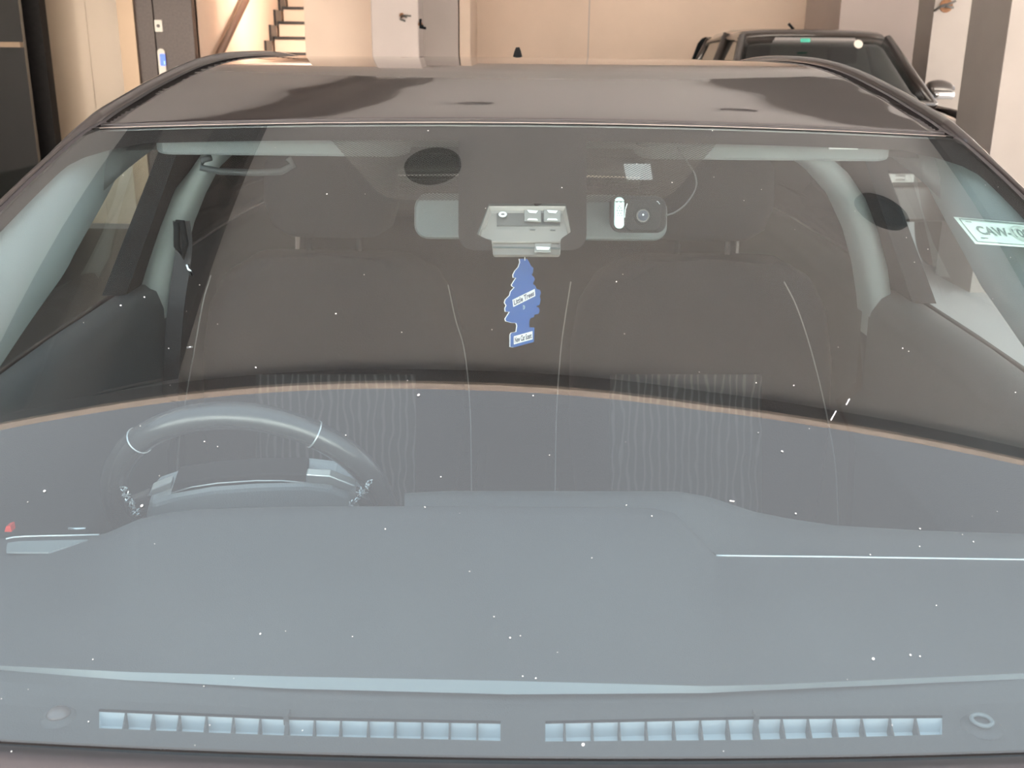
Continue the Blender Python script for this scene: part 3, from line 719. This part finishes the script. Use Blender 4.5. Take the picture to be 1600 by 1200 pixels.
# corner outlet on the driver's side
co = MB().grid([[at(x, y, Z=.966) for x, y in r] for r in ([(12, 848), (30, 845.5), (137, 843)], [(10, 855), (30, 854), (110, 852)], [(10, 862), (30, 862.5), (76, 862.5)])])
co.obj('corner_outlet', M_dashl, dash, solid=.002)
MB().tube([at(x, y, Z=.969) for x, y in ((9, 842), (20, 839.5), (40, 838), (155, 835.5))], .0010, 6).obj('bright_edge_strip', M_silver, dash, smooth=True)
MB().tube([at(x, y, Z=.955) for x, y in ((107, 826), (120, 826.5), (134, 826))], .0018, 6).obj('door_latch_tip', M_silver, car, smooth=True)
rl = MB().prism([at(x, y, Y=1.05) for x, y in ((7, 831), (9, 823), (16, 821), (18, 831))], (0, .01, 0)); rl.obj('red_reflector', M_red, car)
# lower dash body so nothing is hollow
MB().grid([[Vector((x, 1.06, .90)), Vector((x, 1.10, .72)), Vector((x, 1.0, .45))] for x in (-.70, -.3, .1, .4, .70)]).obj('lower_dashboard', M_blk, car, smooth=True)
MB().box(-.72, .72, .8, 3.6, .27, .30).obj('cabin_floor', M_blk, car)

# ---------------- steering wheel
WT = math.radians(25)
WC = at(394, 799, Y=1.20); WN = Vector((0, math.cos(WT), math.sin(WT))); WU = Vector((0, -math.sin(WT), math.cos(WT)))
RWH, RTB = .170, .0165
def wpt(a, r=RWH): return WC+Vector((1, 0, 0))*math.cos(a)*r+WU*math.sin(a)*r
wheel = MB().tube([wpt(k*2*PI/72) for k in range(72)], RTB, 14, closed=True).obj('steering_wheel', M_wheel, car, smooth=True)
for px, py in ((210, 683), (500, 668)):
    q = onplane(px, py, WC, WN)-WC; a = math.atan2(q.dot(WU), q.x)
    c0 = wpt(a); rd = (c0-WC).normalized()
    MB().tube([c0+(rd*math.cos(t)+WN*math.sin(t))*(RTB+.0002) for t in [k*PI/10 for k in range(20)]], .0010, 5, closed=True).obj('rim_seam', M_silver, wheel, smooth=True)
# lacing on the inner side of the rim
for (x0, y0, x1, y1) in ((191, 762, 216, 806), (550, 788, 579, 752)):
    lc = MB()
    for i in range(44):
        t = random.random(); px = lerp(x0, x1, t)+random.uniform(-5, 6); py = lerp(y0, y1, t)+random.uniform(-3, 3); a = random.uniform(0, PI); l = random.uniform(2, 4)
        lc.tube([onplane(px-l*math.cos(a), py-l*math.sin(a), WC-WN*.017, WN), onplane(px, py, WC-WN*.019, WN), onplane(px+l*math.cos(a), py+l*math.sin(a), WC-WN*.017, WN)], .0007, 4)
    lc.obj('rim_stitching', M_silver, wheel)
def hubpoly(pts, lift, th, name, m, bev=.004, par=None):
    P0 = WC-WN*lift
    P_ = [onplane(x, y, P0, WN) for x, y in pts]
    return MB().prism(P_, WN*th).obj(name, m, par or wheel, bevel=bev, seg=3)
hb = hubpoly([(236, 860), (226, 812), (232, 786), (268, 775), (330, 764), (400, 759), (478, 757), (520, 762), (548, 774), (560, 800), (552, 860)], .005, .05, 'wheel_hub', M_hub, .010)
hubpoly([(266, 773), (272, 756), (330, 747), (400, 742), (478, 741), (478, 758), (400, 760), (330, 764)], .000, .03, 'hub_upper_cover', M_blk, .003, hb)
MB().tube([onplane(x, y, WC-WN*.002, WN) for x, y in ((268, 770), (300, 761), (340, 755), (400, 751), (440, 751), (476, 754))], .0010, 6).obj('hub_highlight_line', M_silver, hb, smooth=True)  # highlight along the hub top, built as a silver line
hubpoly([(232, 777), (236, 765), (268, 752), (268, 764)], .008, .012, 'silver_spoke_trim', M_silver, .002)
hubpoly([(478, 742), (515, 744), (530, 750), (556, 760), (548, 770), (514, 758), (478, 755)], .008, .012, 'silver_spoke_trim', M_silver, .002)
hubpoly([(170, 800), (232, 775), (236, 800), (200, 830)], -.006, .02, 'wheel_spoke', M_wheel, .006)
hubpoly([(545, 770), (610, 800), (590, 830), (545, 805)], -.006, .02, 'wheel_spoke', M_wheel, .006)
MB().tube([WC-WN*.01-WU*.07, WC-WN*.10-WU*.08, WC-WN*.22-WU*.09], [.04, .035, .03], 16).obj('steering_column', M_blk, car, smooth=True)

# ---------------- seats
def fabric_mat():
    m = mat('ribbed_fabric', (.05, .05, .05), .8); nt = m.node_tree; b = nt.nodes['Principled BSDF']
    tc = nt.nodes.new('ShaderNodeTexCoord'); no = nt.nodes.new('ShaderNodeTexNoise'); no.inputs['Scale'].default_value = 9; no.inputs['Detail'].default_value = 3
    mp = nt.nodes.new('ShaderNodeMapping'); mp.inputs['Scale'].default_value = (2.2, 1, 1)
    nt.links.new(tc.outputs['Object'], no.inputs['Vector']); nt.links.new(tc.outputs['Object'], mp.inputs['Vector'])
    wv = nt.nodes.new('ShaderNodeTexWave'); wv.bands_direction = 'X'; wv.inputs['Scale'].default_value = 9.5; wv.inputs['Distortion'].default_value = 5.0; wv.inputs['Detail'].default_value = 1.5; wv.inputs['Detail Scale'].default_value = 1.7
    nt.links.new(mp.outputs[0], wv.inputs['Vector'])
    r = nt.nodes.new('ShaderNodeValToRGB'); r.color_ramp.elements[0].position = .72; r.color_ramp.elements[1].position = .95
    r.color_ramp.elements[0].color = (.020, .020, .021, 1); r.color_ramp.elements[1].color = (.085, .08, .078, 1)
    nt.links.new(wv.outputs['Color'], r.inputs['Fac']); nt.links.new(r.outputs['Color'], b.inputs['Base Color']); return m
M_fab = fabric_mat()
def seat(cx, sx, yoff=0):
    """front seat; sx = +1 when the door is on the +X side"""
    st_ = MB().hexa([(cx-.25, 1.35, .34), (cx+.25, 1.35, .34), (cx+.25, 1.95, .34), (cx-.25, 1.95, .34)], [(cx-.26, 1.33, .56), (cx+.26, 1.33, .56), (cx+.25, 1.93, .50), (cx-.25, 1.93, .50)]).obj('front_seat', M_seat, car, bevel=.05, seg=4, smooth=True)
    secs = []
    for z, y, w, d in ((.50, 1.86, .225, .10), (.60, 1.875, .245, .11), (.75, 1.905, .262, .11), (.90, 1.94, .262, .10), (1.0, 1.965, .245, .09), (1.06, 1.98, .21, .075), (1.095, 1.992, .15, .05), (1.10, 1.995, .06, .02)):
        ring = []
        for k in range(36):
            t = k*2*PI/36; c, s = math.cos(t), math.sin(t)
            x = w*(abs(c)**.45)*(1 if c > 0 else -1); yy = d*(abs(s)**.6)*(1 if s > 0 else -1)
            bol = -.022*math.exp(-((abs(x)-w*.84)/.05)**2) if s < 0 else 0
            ring.append(Vector((cx+x, y+d+yy+bol, z)))
        secs.append(ring)
    b = MB().loft(secs).obj('seat_backrest', M_seat, st_, smooth=True)
    return st_, secs
def front_y(z): return interp([(.50, 1.86), (.60, 1.875), (.75, 1.905), (.90, 1.94), (1.0, 1.965), (1.06, 1.98), (1.09, 1.992)], z)
for cx, sx, pan, inner, outer in ((-.372, -1, (400, 650), [(700, 445), (712, 500), (724, 540), (731, 590), (735, 650), (736, 700), (737, 790)], [(330, 430), (318, 470), (305, 540), (291, 620), (280, 690), (275, 770)]),
                           (.368, 1, (945, 1190), [(892, 440), (884, 490), (877, 540), (872, 600), (869, 660), (868, 720), (867, 800)], [(1225, 440), (1245, 480), (1268, 550), (1290, 640), (1304, 720), (1308, 780), (1311, 850)])):
    st_, _ = seat(cx, sx)
    rows = []
    for i in range(17):
        py = lerp(585, 860, i/16); r_ = []
        for j in range(9):
            px = lerp(pan[0], pan[1], j/8)
            q = at(px, py, Y=1.9); q = at(px, py, Y=front_y(q.z)); q = at(px, py, Y=front_y(q.z)-.004-.004*math.sin(PI*j/8)); r_.append(q)
        rows.append(r_)
    MB().grid(rows).obj('fabric_insert', M_fab, st_, smooth=True, solid=.004, solid_off=0)
    for ln in (inner, outer):
        pts = []
        for px, py in ln:
            q = at(px, py, Y=1.9); q = at(px, py, Y=front_y(q.z)); q = at(px, py, Y=front_y(q.z)-.024); pts.append(q)
        MB().tube(smooth_line(pts, 5), .0013, 6).obj('seam_piping', M_stitch, st_, smooth=True)
    hr_ = []
    for z, w, d in ((1.13, .09, .035), (1.15, .12, .05), (1.20, .135, .055), (1.27, .13, .05), (1.31, .10, .04), (1.325, .05, .02)):
        hr_.append([Vector((cx+w*(abs(math.cos(t))**.6)*(1 if math.cos(t) > 0 else -1), 2.06+d*math.sin(t), z)) for t in [k*2*PI/24 for k in range(24)]])
    h_ = MB().loft(hr_).obj('headrest', M_seat, st_, smooth=True)
    MB().tube([(cx-.05, 2.06, 1.07), (cx-.05, 2.06, 1.15)], .006, 8).obj('headrest_post', M_blk, h_); MB().tube([(cx+.05, 2.06, 1.07), (cx+.05, 2.06, 1.15)], .006, 8).obj('headrest_post', M_blk, h_)
rsb = MB().hexa([(-.66, 2.35, .34), (.66, 2.35, .34), (.66, 2.9, .34), (-.66, 2.9, .34)], [(-.66, 2.33, .55), (.66, 2.33, .55), (.66, 2.9, .50), (-.66, 2.9, .50)]).obj('rear_seat', M_seat, car, bevel=.04, seg=3)
MB().hexa([(-.66, 2.82, .48), (.66, 2.82, .48), (.66, 3.0, .48), (-.66, 3.0, .48)], [(-.64, 3.02, 1.03), (.64, 3.02, 1.03), (.64, 3.18, 1.03), (-.64, 3.18, 1.03)]).obj('rear_backrest', M_seat, rsb, bevel=.04, seg=3)
MB().box(-.68, .68, 3.16, 3.75, .98, 1.0).obj('rear_shelf', M_blk, car)
MB().hexa([(-.10, 1.15, .30), (.10, 1.15, .30), (.10, 2.3, .30), (-.10, 2.3, .30)], [(-.09, 1.15, .62), (.09, 1.15, .62), (.09, 2.3, .60), (-.09, 2.3, .60)]).obj('centre_console', M_blk, car, bevel=.02)

# ---------------- linings
hl = MB().grid([[RP(u, q)+Vector((0, .04, -.040)) for u in [-1+i/10 for i in range(21)]] for q in PROFS[3:]])
hl.obj('headliner', M_head, car, smooth=True)
for s_ in (-1, 1):
    rows = []
    for i in range(25):
        v = i/24; w = W(v); e = Vector(S(s_*(w-.012), v)-SN(s_*(w-.012), v)*.012)
        k = interp([(0, 1.35), (.4, 1.2), (.75, .95), (.9, .6), (1, .25)], v)
        rows.append([e, e+Vector((-s_*.018*k, .004, -.010*k)), e+Vector((-s_*.034*k, .020, -.026*k)), e+Vector((-s_*.040*k, .045, -.050*k)), e+Vector((-s_*.034*k, .075, -.080*k)), e+Vector((-s_*.005, .11, -.105*k))])
    MB().grid(rows).obj('front_pillar_trim', M_trim, car, smooth=True)
    # visor folded up against the roof
    vz = MB(); rr = rrect((s_*.34, 1.548, 1.346), (1, 0, 0), (0, 1, .13), .36, .15, .03)
    vs = vz.prism(rr, (0, 0, .022)).obj('sun_visor', M_head, car, bevel=.004)
    if s_ > 0: MB().box(.425, .465, 1.466, 1.470, 1.354, 1.359).obj('visor_label', M_treeedge, vs)
    # cant trim above the doors
    MB().grid([[q+Vector((-s_*.02, 0, .01)), q+Vector((-s_*.05, 0, -.005)), q+Vector((-s_*.045, 0, -.035)), q+Vector((-s_*.01, 0, -.04))] for q in RAILS[s_] if q.y > 1.45 and q.y < 3.2]).obj('roof_rail_trim', M_head, car, smooth=True)
# centre pillar trims, pale above and black below the belt
def strip(L_, R_, Y, th, name, m):
    rows = []
    for (lx, ly), (rx, ry) in zip(L_, R_):
        a, b = at(lx, ly, Y=Y+.02), at(rx, ry, Y=Y)
        mid = a.lerp(b, .5)+Vector((0, -.015, 0)); rows.append([a+Vector((0, th, 0)), a, mid, b, b+Vector((0, th, 0))])
    return MB().grid(rows).obj(name, m, car, smooth=True)
strip([(318, 236), (296, 268), (262, 310), (238, 355), (221, 410), (212, 465), (208, 522)], [(358, 236), (325, 268), (303, 310), (285, 355), (270, 410), (260, 465), (255, 520)], 1.97, .08, 'centre_pillar_trim', M_trim)
strip([(208, 522), (207, 560), (206, 620), (205, 720)], [(255, 520), (249, 560), (243, 620), (240, 720)], 1.975, .08, 'lower_pillar_trim', M_dashd)
strip([(1235, 240), (1275, 270), (1310, 310), (1335, 365), (1350, 420), (1358, 475), (1362, 531)], [(1290, 240), (1325, 270), (1352, 310), (1373, 365), (1387, 420), (1394, 475), (1398, 537)], 1.97, .08, 'centre_pillar_trim', M_trim)
strip([(1362, 531), (1366, 580), (1372, 650), (1378, 740)], [(1398, 537), (1402, 580), (1404, 650), (1404, 740)], 1.975, .08, 'lower_pillar_trim', M_dashd)
# belt on the driver's side
belt = MB()
bp = [at(x, y, Y=1.93) for x, y in ((280, 345), (284, 390), (272, 480), (266, 560), (262, 640), (258, 740))]
belt.grid([[q+Vector((-.012, 0, 0)), q+Vector((.020, 0, 0))] for q in smooth_line(bp, 4)])
bo = belt.obj('seat_belt', M_belt, car, solid=.002)
MB().tube([at(x, y, Y=1.92) for x, y in ((276, 348), (284, 346), (290, 380), (286, 402), (276, 385), (276, 348))], .006, 8).obj('belt_guide', M_blk, bo, smooth=True)
MB().tube([at(292, 413, Y=1.90), at(301, 431, Y=1.90)], .0042, 8).obj('belt_tongue', M_chrome, bo, smooth=True)
MB().tube([at(292, 543, Y=1.90), at(301, 542, Y=1.90)], .002, 6).obj('belt_stop_button', M_silver, bo, smooth=True)
gh = MB().tube([at(x, y, Y=1.85) for x, y in ((330, 246), (316, 250), (314, 262), (345, 268), (400, 270), (440, 268), (458, 258), (450, 247))], .006, 8)
gh.obj('grab_handle', M_dashd, car, smooth=True)

# mirror behind the band
c_ = at(845, 341, Y=1.325); rr = rrect(c_, (1, 0, 0), (0, .25, 1), .325, .057, .018)
mrv = MB().prism(rr, (0, .022, 0)).obj('rearview_mirror', M_mirror, car, bevel=.006, seg=3)
MB().tube([c_+Vector((0, -.0, .02)), Vector((0, 1.345, 1.330))], .009, 10).obj('mirror_arm', M_blk, mrv, smooth=True)
# sensor housing right behind the glass
def gp(x, y, d=.010): return glass(x, y, -d)
hs = MB()
def outl(d, k=0): return [gp(x, y, d) for x, y in ((764+k, 312+k), (884-k, 312+k), (893-k, 356-k), (878-k, 364), (876-k, 388-k), (770+k, 388-k), (768+k, 365), (746+k, 360-k))]
sh = MB().grid([outl(.009)+[outl(.009)[0]], outl(.014, 2)+[outl(.014, 2)[0]], outl(.016, 4)+[outl(.016, 4)[0]]])
F0 = outl(.016, 4); hub0 = sum(F0, Vector())/8
sh.add(F0, [list(range(8))])
hso = sh.obj('sensor_housing', M_housing, car)
lens_box = MB().add([gp(x, y, .0145) for x, y in ((776, 317), (876, 317), (876, 336), (776, 336))], [(0, 1, 2, 3)]); lens_box.obj('housing_recess', M_house_d, hso, solid=.002)
def pat(name, pts, m, d=.0135, th=.0025, bev=.0008): 
    return MB().prism([gp(x, y, d) for x, y in pts], Vector((0, -th*.5, th*.85))).obj(name, m, hso, bevel=bev)
pat('lower_shelf', [(752, 344), (886, 346), (890, 357), (876, 364), (768, 364), (750, 357)], M_housing, .015, .003)
c0 = gp(785.5, 324, .0100); n0_ = Vector(SN(*hit(785, 323)[:2]))
u_ = Vector((1, 0, 0)); w_ = n0_.cross(u_).normalized()
MB().tube([c0+(u_*math.cos(t)+w_*math.sin(t))*.0038 for t in [k*PI/10 for k in range(20)]], .0014, 6, closed=True).obj('rain_sensor_ring', M_treeedge, hso, smooth=True)
MB().disc(c0-n0_*.001, n0_, .0028, .001, 16).obj('rain_sensor_lens', M_house_d, hso)
for x0 in (819, 850):
    pat('prism_lens', [(x0, 316), (x0+27, 317), (x0+27, 334), (x0, 333)], M_lens, .0125, .002)
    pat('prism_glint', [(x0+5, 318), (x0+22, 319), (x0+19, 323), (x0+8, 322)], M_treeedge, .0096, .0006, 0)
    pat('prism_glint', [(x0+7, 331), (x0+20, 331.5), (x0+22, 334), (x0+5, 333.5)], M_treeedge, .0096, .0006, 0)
pat('prism_lens', [(836, 368), (862, 368.5), (861, 382), (835, 381)], M_lens, .0125, .002)
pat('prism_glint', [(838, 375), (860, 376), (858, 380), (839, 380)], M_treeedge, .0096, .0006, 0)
pat('housing_slot', [(829, 346), (837, 346.5), (836, 348), (828, 347.5)], M_house_d, .0112, .0006, 0)
pat('housing_slot', [(861, 346.5), (869, 347), (868, 348.5), (860, 348)], M_house_d, .0112, .0006, 0)
pat('housing_rib', [(770, 372), (876, 374), (876, 376), (770, 374)], M_mirror, .0125, .001, 0)

# ------------------------------------------------------------------ dash camera on the glass, in front of the mirror
dc = thing('dash_camera', 'small dark dash camera with round lens and mint strip, stuck inside the windscreen', 'camera', at(1000, 340, Y=1.262))
Yc = 1.262
def dpoly(x0, y0, x1, y1, r, Y=Yc):
    A, B = at(x0, y0, Y=Y), at(x1, y1, Y=Y); return rrect((A+B)/2, (1, 0, 0), (0, .3, 1), abs(B.x-A.x), abs(A.z-B.z)*1.02, r)
MB().prism(dpoly(955, 308, 1040, 364, .012), (0, .022, 0)).obj('camera_body', M_camblk, dc, bevel=.003, seg=3)
hd = MB().prism(dpoly(976, 313, 1033, 362, .011, Yc-.006), (0, .008, 0)).obj('camera_head', M_camblk, dc, bevel=.003, seg=3)
s2 = MB().prism(dpoly(961, 309, 974.5, 357, .0055, Yc-.004), (0, .006, 0)).obj('mint_strip', M_camgrn, dc, bevel=.001)
dots = MB()
for i, (x, y) in enumerate([(966, 325), (970, 325), (964.5, 329), (968, 329), (971.5, 329), (966, 333), (970, 333), (964.5, 337), (968, 337), (971.5, 337), (968, 322), (968, 341)]):
    dots.disc(at(x, y, Y=Yc-.0045), (0, -1, .1), .0006, .0004, 8)
dots.obj('speaker_holes', M_blk, s2)
lc_ = at(1004, 337.5, Y=Yc-.007); nn = Vector((0, -1, .25)).normalized()
for r_, h_, m_, nm in ((.0105, .003, M_blk, 'lens_barrel'), (.0078, .0045, M_house_d, 'lens_ring'), (.0062, .0052, M_camlens, 'lens_glass')):
    MB().disc(lc_, nn, r_, h_, 28).obj(nm, m_, hd)
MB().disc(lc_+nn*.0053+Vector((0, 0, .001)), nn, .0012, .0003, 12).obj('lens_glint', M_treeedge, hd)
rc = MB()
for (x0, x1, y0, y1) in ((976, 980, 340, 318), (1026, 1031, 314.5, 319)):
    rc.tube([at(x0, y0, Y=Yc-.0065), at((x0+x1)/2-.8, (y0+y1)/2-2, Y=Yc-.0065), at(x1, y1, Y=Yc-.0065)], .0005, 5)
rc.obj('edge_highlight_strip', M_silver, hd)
cb = MB().tube(smooth_line([glass(x, y, -.008) for x, y in ((1042, 328), (1058, 322), (1075, 308), (1089, 285), (1088, 265), (1078, 248), (1060, 222))], 6), .0010, 6)
cb.obj('camera_cable', M_dashd, dc, smooth=True)

# ------------------------------------------------------------------ air freshener
af = thing('air_freshener', 'blue tree-shaped card air freshener hanging under the mirror', 'air freshener', at(817, 545, Y=1.33))
AY = 1.335
T = [(746, 165), (752, 200), (735, 250), (700, 290), (680, 330), (682, 358), (712, 362), (690, 395), (665, 435), (672, 450), (695, 460), (655, 505), (645, 545), (600, 590), (592, 620), (610, 650), (596, 680), (600, 712), (645, 715), (620, 755), (598, 790), (605, 812), (665, 828), (712, 832), (722, 860), (712, 925), (662, 935), (650, 955), (650, 1080), (690, 1085), (895, 1028), (900, 880), (850, 880), (846, 840), (850, 800), (862, 780), (895, 770), (900, 745), (945, 735), (955, 700), (945, 675), (915, 660), (955, 640), (965, 590), (955, 555), (968, 520), (960, 490), (925, 480), (905, 440), (885, 430), (890, 405), (905, 380), (895, 355), (868, 330), (885, 310), (890, 260), (865, 240), (850, 210), (835, 180), (820, 165)]
T = [(700+x*.15, 380+y*.15) for x, y in T]
def tp(x, y, dy=0): q = at(x, y, Y=AY+(x-817)*.0006); return q+Vector((0, dy, 0))
mb = MB(); poly = [tp(x, y) for x, y in T]
card = MB().prism(poly, (0.0, .0022, 0)).obj('card', M_tree, af)
MB().prism([tp(x-1.6, y+.3, .0004) for x, y in T], (0, .0022, 0)).obj('white_back_layer', M_treeedge, af)
def lbl(pts, txt, name):
    l_ = MB().prism([tp(x, y, -.0003) for x, y in pts], (0, .0003, 0)).obj(name, M_treeedge, card)
    tl, tr, br, bl = [tp(x, y, -.0006) for x, y in pts]
    fn = lambda u, v: bl.lerp(br, u).lerp(tl.lerp(tr, u), v)
    text_mesh(txt, fn, M_text, 'lettering', card, (.05, .16, .95, .88), .03)
lbl([(700+670*.15, 380+590*.15), (700+905*.15, 380+475*.15), (700+910*.15, 380+550*.15), (700+680*.15, 380+665*.15)], 'Little Trees', 'name_label')
lbl([(700+685*.15, 380+970*.15), (700+880*.15, 380+915*.15), (700+882*.15, 380+1000*.15), (700+685*.15, 380+1055*.15)], 'New Car Scent', 'scent_label')
c_ = tp(818, 480, -.0006)
MB().tube([c_+Vector((.0016*math.cos(t), 0, .0026*math.sin(t))) for t in [k*PI/8 for k in range(16)]], .0003, 4, closed=True).obj('round_mark', M_camgrn, card)
text_mesh('R', lambda u, v: c_+Vector(((u-.5)*.0017, 0, (v-.5)*.003)), M_camgrn, 'lettering', card, (0, 0, 1, 1))
MB().tube([tp(820, 407), tp(820, 392)+Vector((0, .002, 0)), at(820, 372, Y=1.337)], .0006, 5).obj('hanging_thread', M_treeedge, af)

# ------------------------------------------------------------------ pickup at the back
tk = thing('pickup_truck', 'dark parked double-cab pickup facing us at the back right', 'pickup truck', (2.5, 10, 0))
tx = 2.46
def tbox(name, b, t, m, par=None, bev=.03, **k): return MB().hexa(b, t).obj(name, m, par or tk, bevel=bev, seg=3, **k)
def ring4(x0, x1, y0, y1, z): return [(x0, y0, z), (x1, y0, z), (x1, y1, z), (x0, y1, z)]
BL_, TP = 1.15, 1.725
tbox('truck_body', ring4(tx-.90, tx+.90, 8.2, 12.4, .55), ring4(tx-.88, tx+.88, 8.35, 12.4, BL_-.02), M_truck)
# hood with raised wings
hrow = []
for y, z, w in ((8.45, 1.17, .86), (8.1, 1.15, .86), (7.7, 1.12, .85), (7.4, 1.07, .82), (7.28, 1.0, .78), (7.25, .7, .78), (7.25, .45, .78)):
    hrow.append([Vector((tx+u*w, y+.10*u*u*(1 if y < 8 else 0), z+(.0 if abs(u) < .75 else -.06*(abs(u)-.75)/.25)-.03*(1-abs(u)))) for u in [-1+i/8 for i in range(17)]])
MB().grid(hrow).obj('truck_hood', M_truck, tk, smooth=True)
for s_ in (-1, 1):
    MB().grid([[Vector((tx+s_*.84, y, z-.01)), Vector((tx+s_*.91, y, z-.08)), Vector((tx+s_*.93, y, .8)), Vector((tx+s_*.90, y, .5))] for y, z in ((7.35, 1.07), (7.7, 1.12), (8.1, 1.15), (8.5, 1.16))]).obj('front_wing', M_truck, tk, smooth=True, solid=.02)
    MB().prism([(tx+s_*.6, 7.30, .98), (tx+s_*.84, 7.38, 1.0), (tx+s_*.84, 7.38, .84), (tx+s_*.6, 7.30, .86)], (0, .05, 0)).obj('headlamp', M_chrome, tk, bevel=.01)
    for yw in (7.75, 11.4):
        w_o = MB().disc((tx+s_*.66, yw, .38), (s_, 0, 0), .38, .24, 32).obj('wheel', M_tyre, tk, bevel=.03)
        MB().disc((tx+s_*.90, yw, .38), (s_, 0, 0), .23, .01, 24).obj('wheel_disc', M_alloy, w_o)
# cab
f0, f1, r0, r1 = 8.35, 9.0, 10.75, 10.5
bot = [Vector((tx-.80, f0, BL_)), Vector((tx+.80, f0, BL_)), Vector((tx+.80, r0, BL_)), Vector((tx-.80, r0, BL_))]
topv = [Vector((tx-.60, f1, TP-.07)), Vector((tx+.60, f1, TP-.07)), Vector((tx+.60, r1, TP-.06)), Vector((tx-.60, r1, TP-.06))]
rf = MB(); rows = []
for y, z in ((f1-.02, TP-.045), (f1+.02, TP-.02), (f1+.15, TP), (9.7, TP+.02), (r1-.1, TP), (r1, TP-.03)):
    rows.append([Vector((tx+u*.64, y, z-.03*u**4-(.05 if abs(u) == 1 else 0))) for u in [-1+i/8 for i in range(17)]])
rf.grid(rows).obj('truck_roof', M_truck, tk, smooth=True, solid=.03)
for a, b in list(zip(bot, topv))+[(bot[0], bot[1])]: MB().tube([a, b], .035, 8).obj('cab_pillar', M_truck, tk, smooth=True)
for s_ in (-1, 1):
    for yb_, yt_ in ((9.55, 9.55),):
        MB().tube([(tx+s_*.80, yb_, BL_), (tx+s_*.61, yt_, TP-.03)], .04, 8).obj('cab_pillar', M_truck, tk, smooth=True)
MB().grid([[bot[0].lerp(bot[1], j/8).lerp(topv[0].lerp(topv[1], j/8), i/6)+Vector((0, -.06*(1-(j/4-1)**2), 0)) for j in range(9)] for i in range(7)]).obj('truck_windshield', M_truckglass, tk, smooth=True, solid=.005)
for s_, a, b, c, d in ((-1, 0, 3, 0, 3), (1, 1, 2, 1, 2)):
    MB().add([bot[a], bot[b], topv[b], topv[a]], [(0, 1, 2, 3)]).obj('cab_side_window', M_truckglass, tk, solid=.005)
MB().add([bot[2], bot[3], topv[3], topv[2]], [(0, 1, 2, 3)]).obj('cab_rear_window', M_truckglass, tk, solid=.005)
MB().box(tx-.7, tx+.7, 8.6, 8.9, 1.05, 1.17).obj('truck_dashboard', M_blk, tk, bevel=.03)
for dx in (-.38, .38):
    ts = MB().hexa([(tx+dx-.25, 9.3, .9), (tx+dx+.25, 9.3, .9), (tx+dx+.25, 9.45, .9), (tx+dx-.25, 9.45, .9)], [(tx+dx-.2, 9.4, 1.42), (tx+dx+.2, 9.4, 1.42), (tx+dx+.2, 9.5, 1.42), (tx+dx-.2, 9.5, 1.42)]).obj('truck_seat', M_seat, tk, bevel=.04, seg=3)
    MB().box(tx+dx-.13, tx+dx+.13, 9.42, 9.5, 1.45, 1.60).obj('truck_headrest', M_seat, ts, bevel=.03, seg=3)
MB().prism(rrect((tx+.02, 9.02, 1.60), (1, 0, 0), (0, 0, 1), .24, .06, .02), (0, .03, 0)).obj('truck_inner_mirror', M_blk, tk)
MB().prism([at(x, y, Y=8.80) for x, y in ((1251, 60), (1266, 60), (1266, 66), (1251, 66))], (0, .01, 0)).obj('green_windscreen_tag', M_green, tk)
cst = at(1341, 69, Y=8.86); MB().disc(cst, (0, -1, .5), .036, .004, 24).obj('round_permit_sticker', M_plastwhite, tk)
MB().tube([at(1232, 37, Y=9.3), at(1240, 46, Y=9.3)], .012, 8).obj('roof_antenna', M_blk, tk)
for s_ in (-1, 1):
    m0 = Vector((tx+s_*.93, 8.62, 1.27)); rows = []
    for k in range(7):
        t = k/6; h = .075*(math.sin(PI*(.15+.75*t))**.5); rows.append([m0+Vector((s_*(-.09+.20*t), .05*math.cos(a), h*math.sin(a)-.01*t)) for a in [i*2*PI/14 for i in range(14)]])
    mo = MB().loft(rows).obj('truck_mirror', M_truck, tk, smooth=True)
    MB().loft([[m0+Vector((s_*(-.05+.16*k/4), -.01+.046*math.cos(a), -.045+.036*math.sin(a))) for a in [i*2*PI/12 for i in range(12)]] for k in range(5)]).obj('chrome_mirror_cap', M_chrome, mo, smooth=True)
    MB().tube([(tx+s_*.83, 10.6, 1.12), (tx+s_*.64, 10.75, 1.62), (tx+s_*.60, 10.78, 1.66)], .03, 8).obj('sports_bar', M_blk, tk, smooth=True)
MB().tube([(tx-.6, 10.78, 1.66), (tx+.6, 10.78, 1.66)], .03, 8).obj('sports_bar', M_blk, tk, smooth=True)
MB().box(tx-.50, tx+.50, 7.19, 7.30, .74, 1.0).obj('truck_grille', M_blk, tk, bevel=.02)
MB().loft([[Vector((tx+u*.94, 7.12+.16*u*u+dy, z)) for dy, z in ((0, .42), (0, .66), (.16, .68), (.16, .40))] for u in [-1+i/8 for i in range(17)]]).obj('front_bumper', M_truck, tk, bevel=.02)
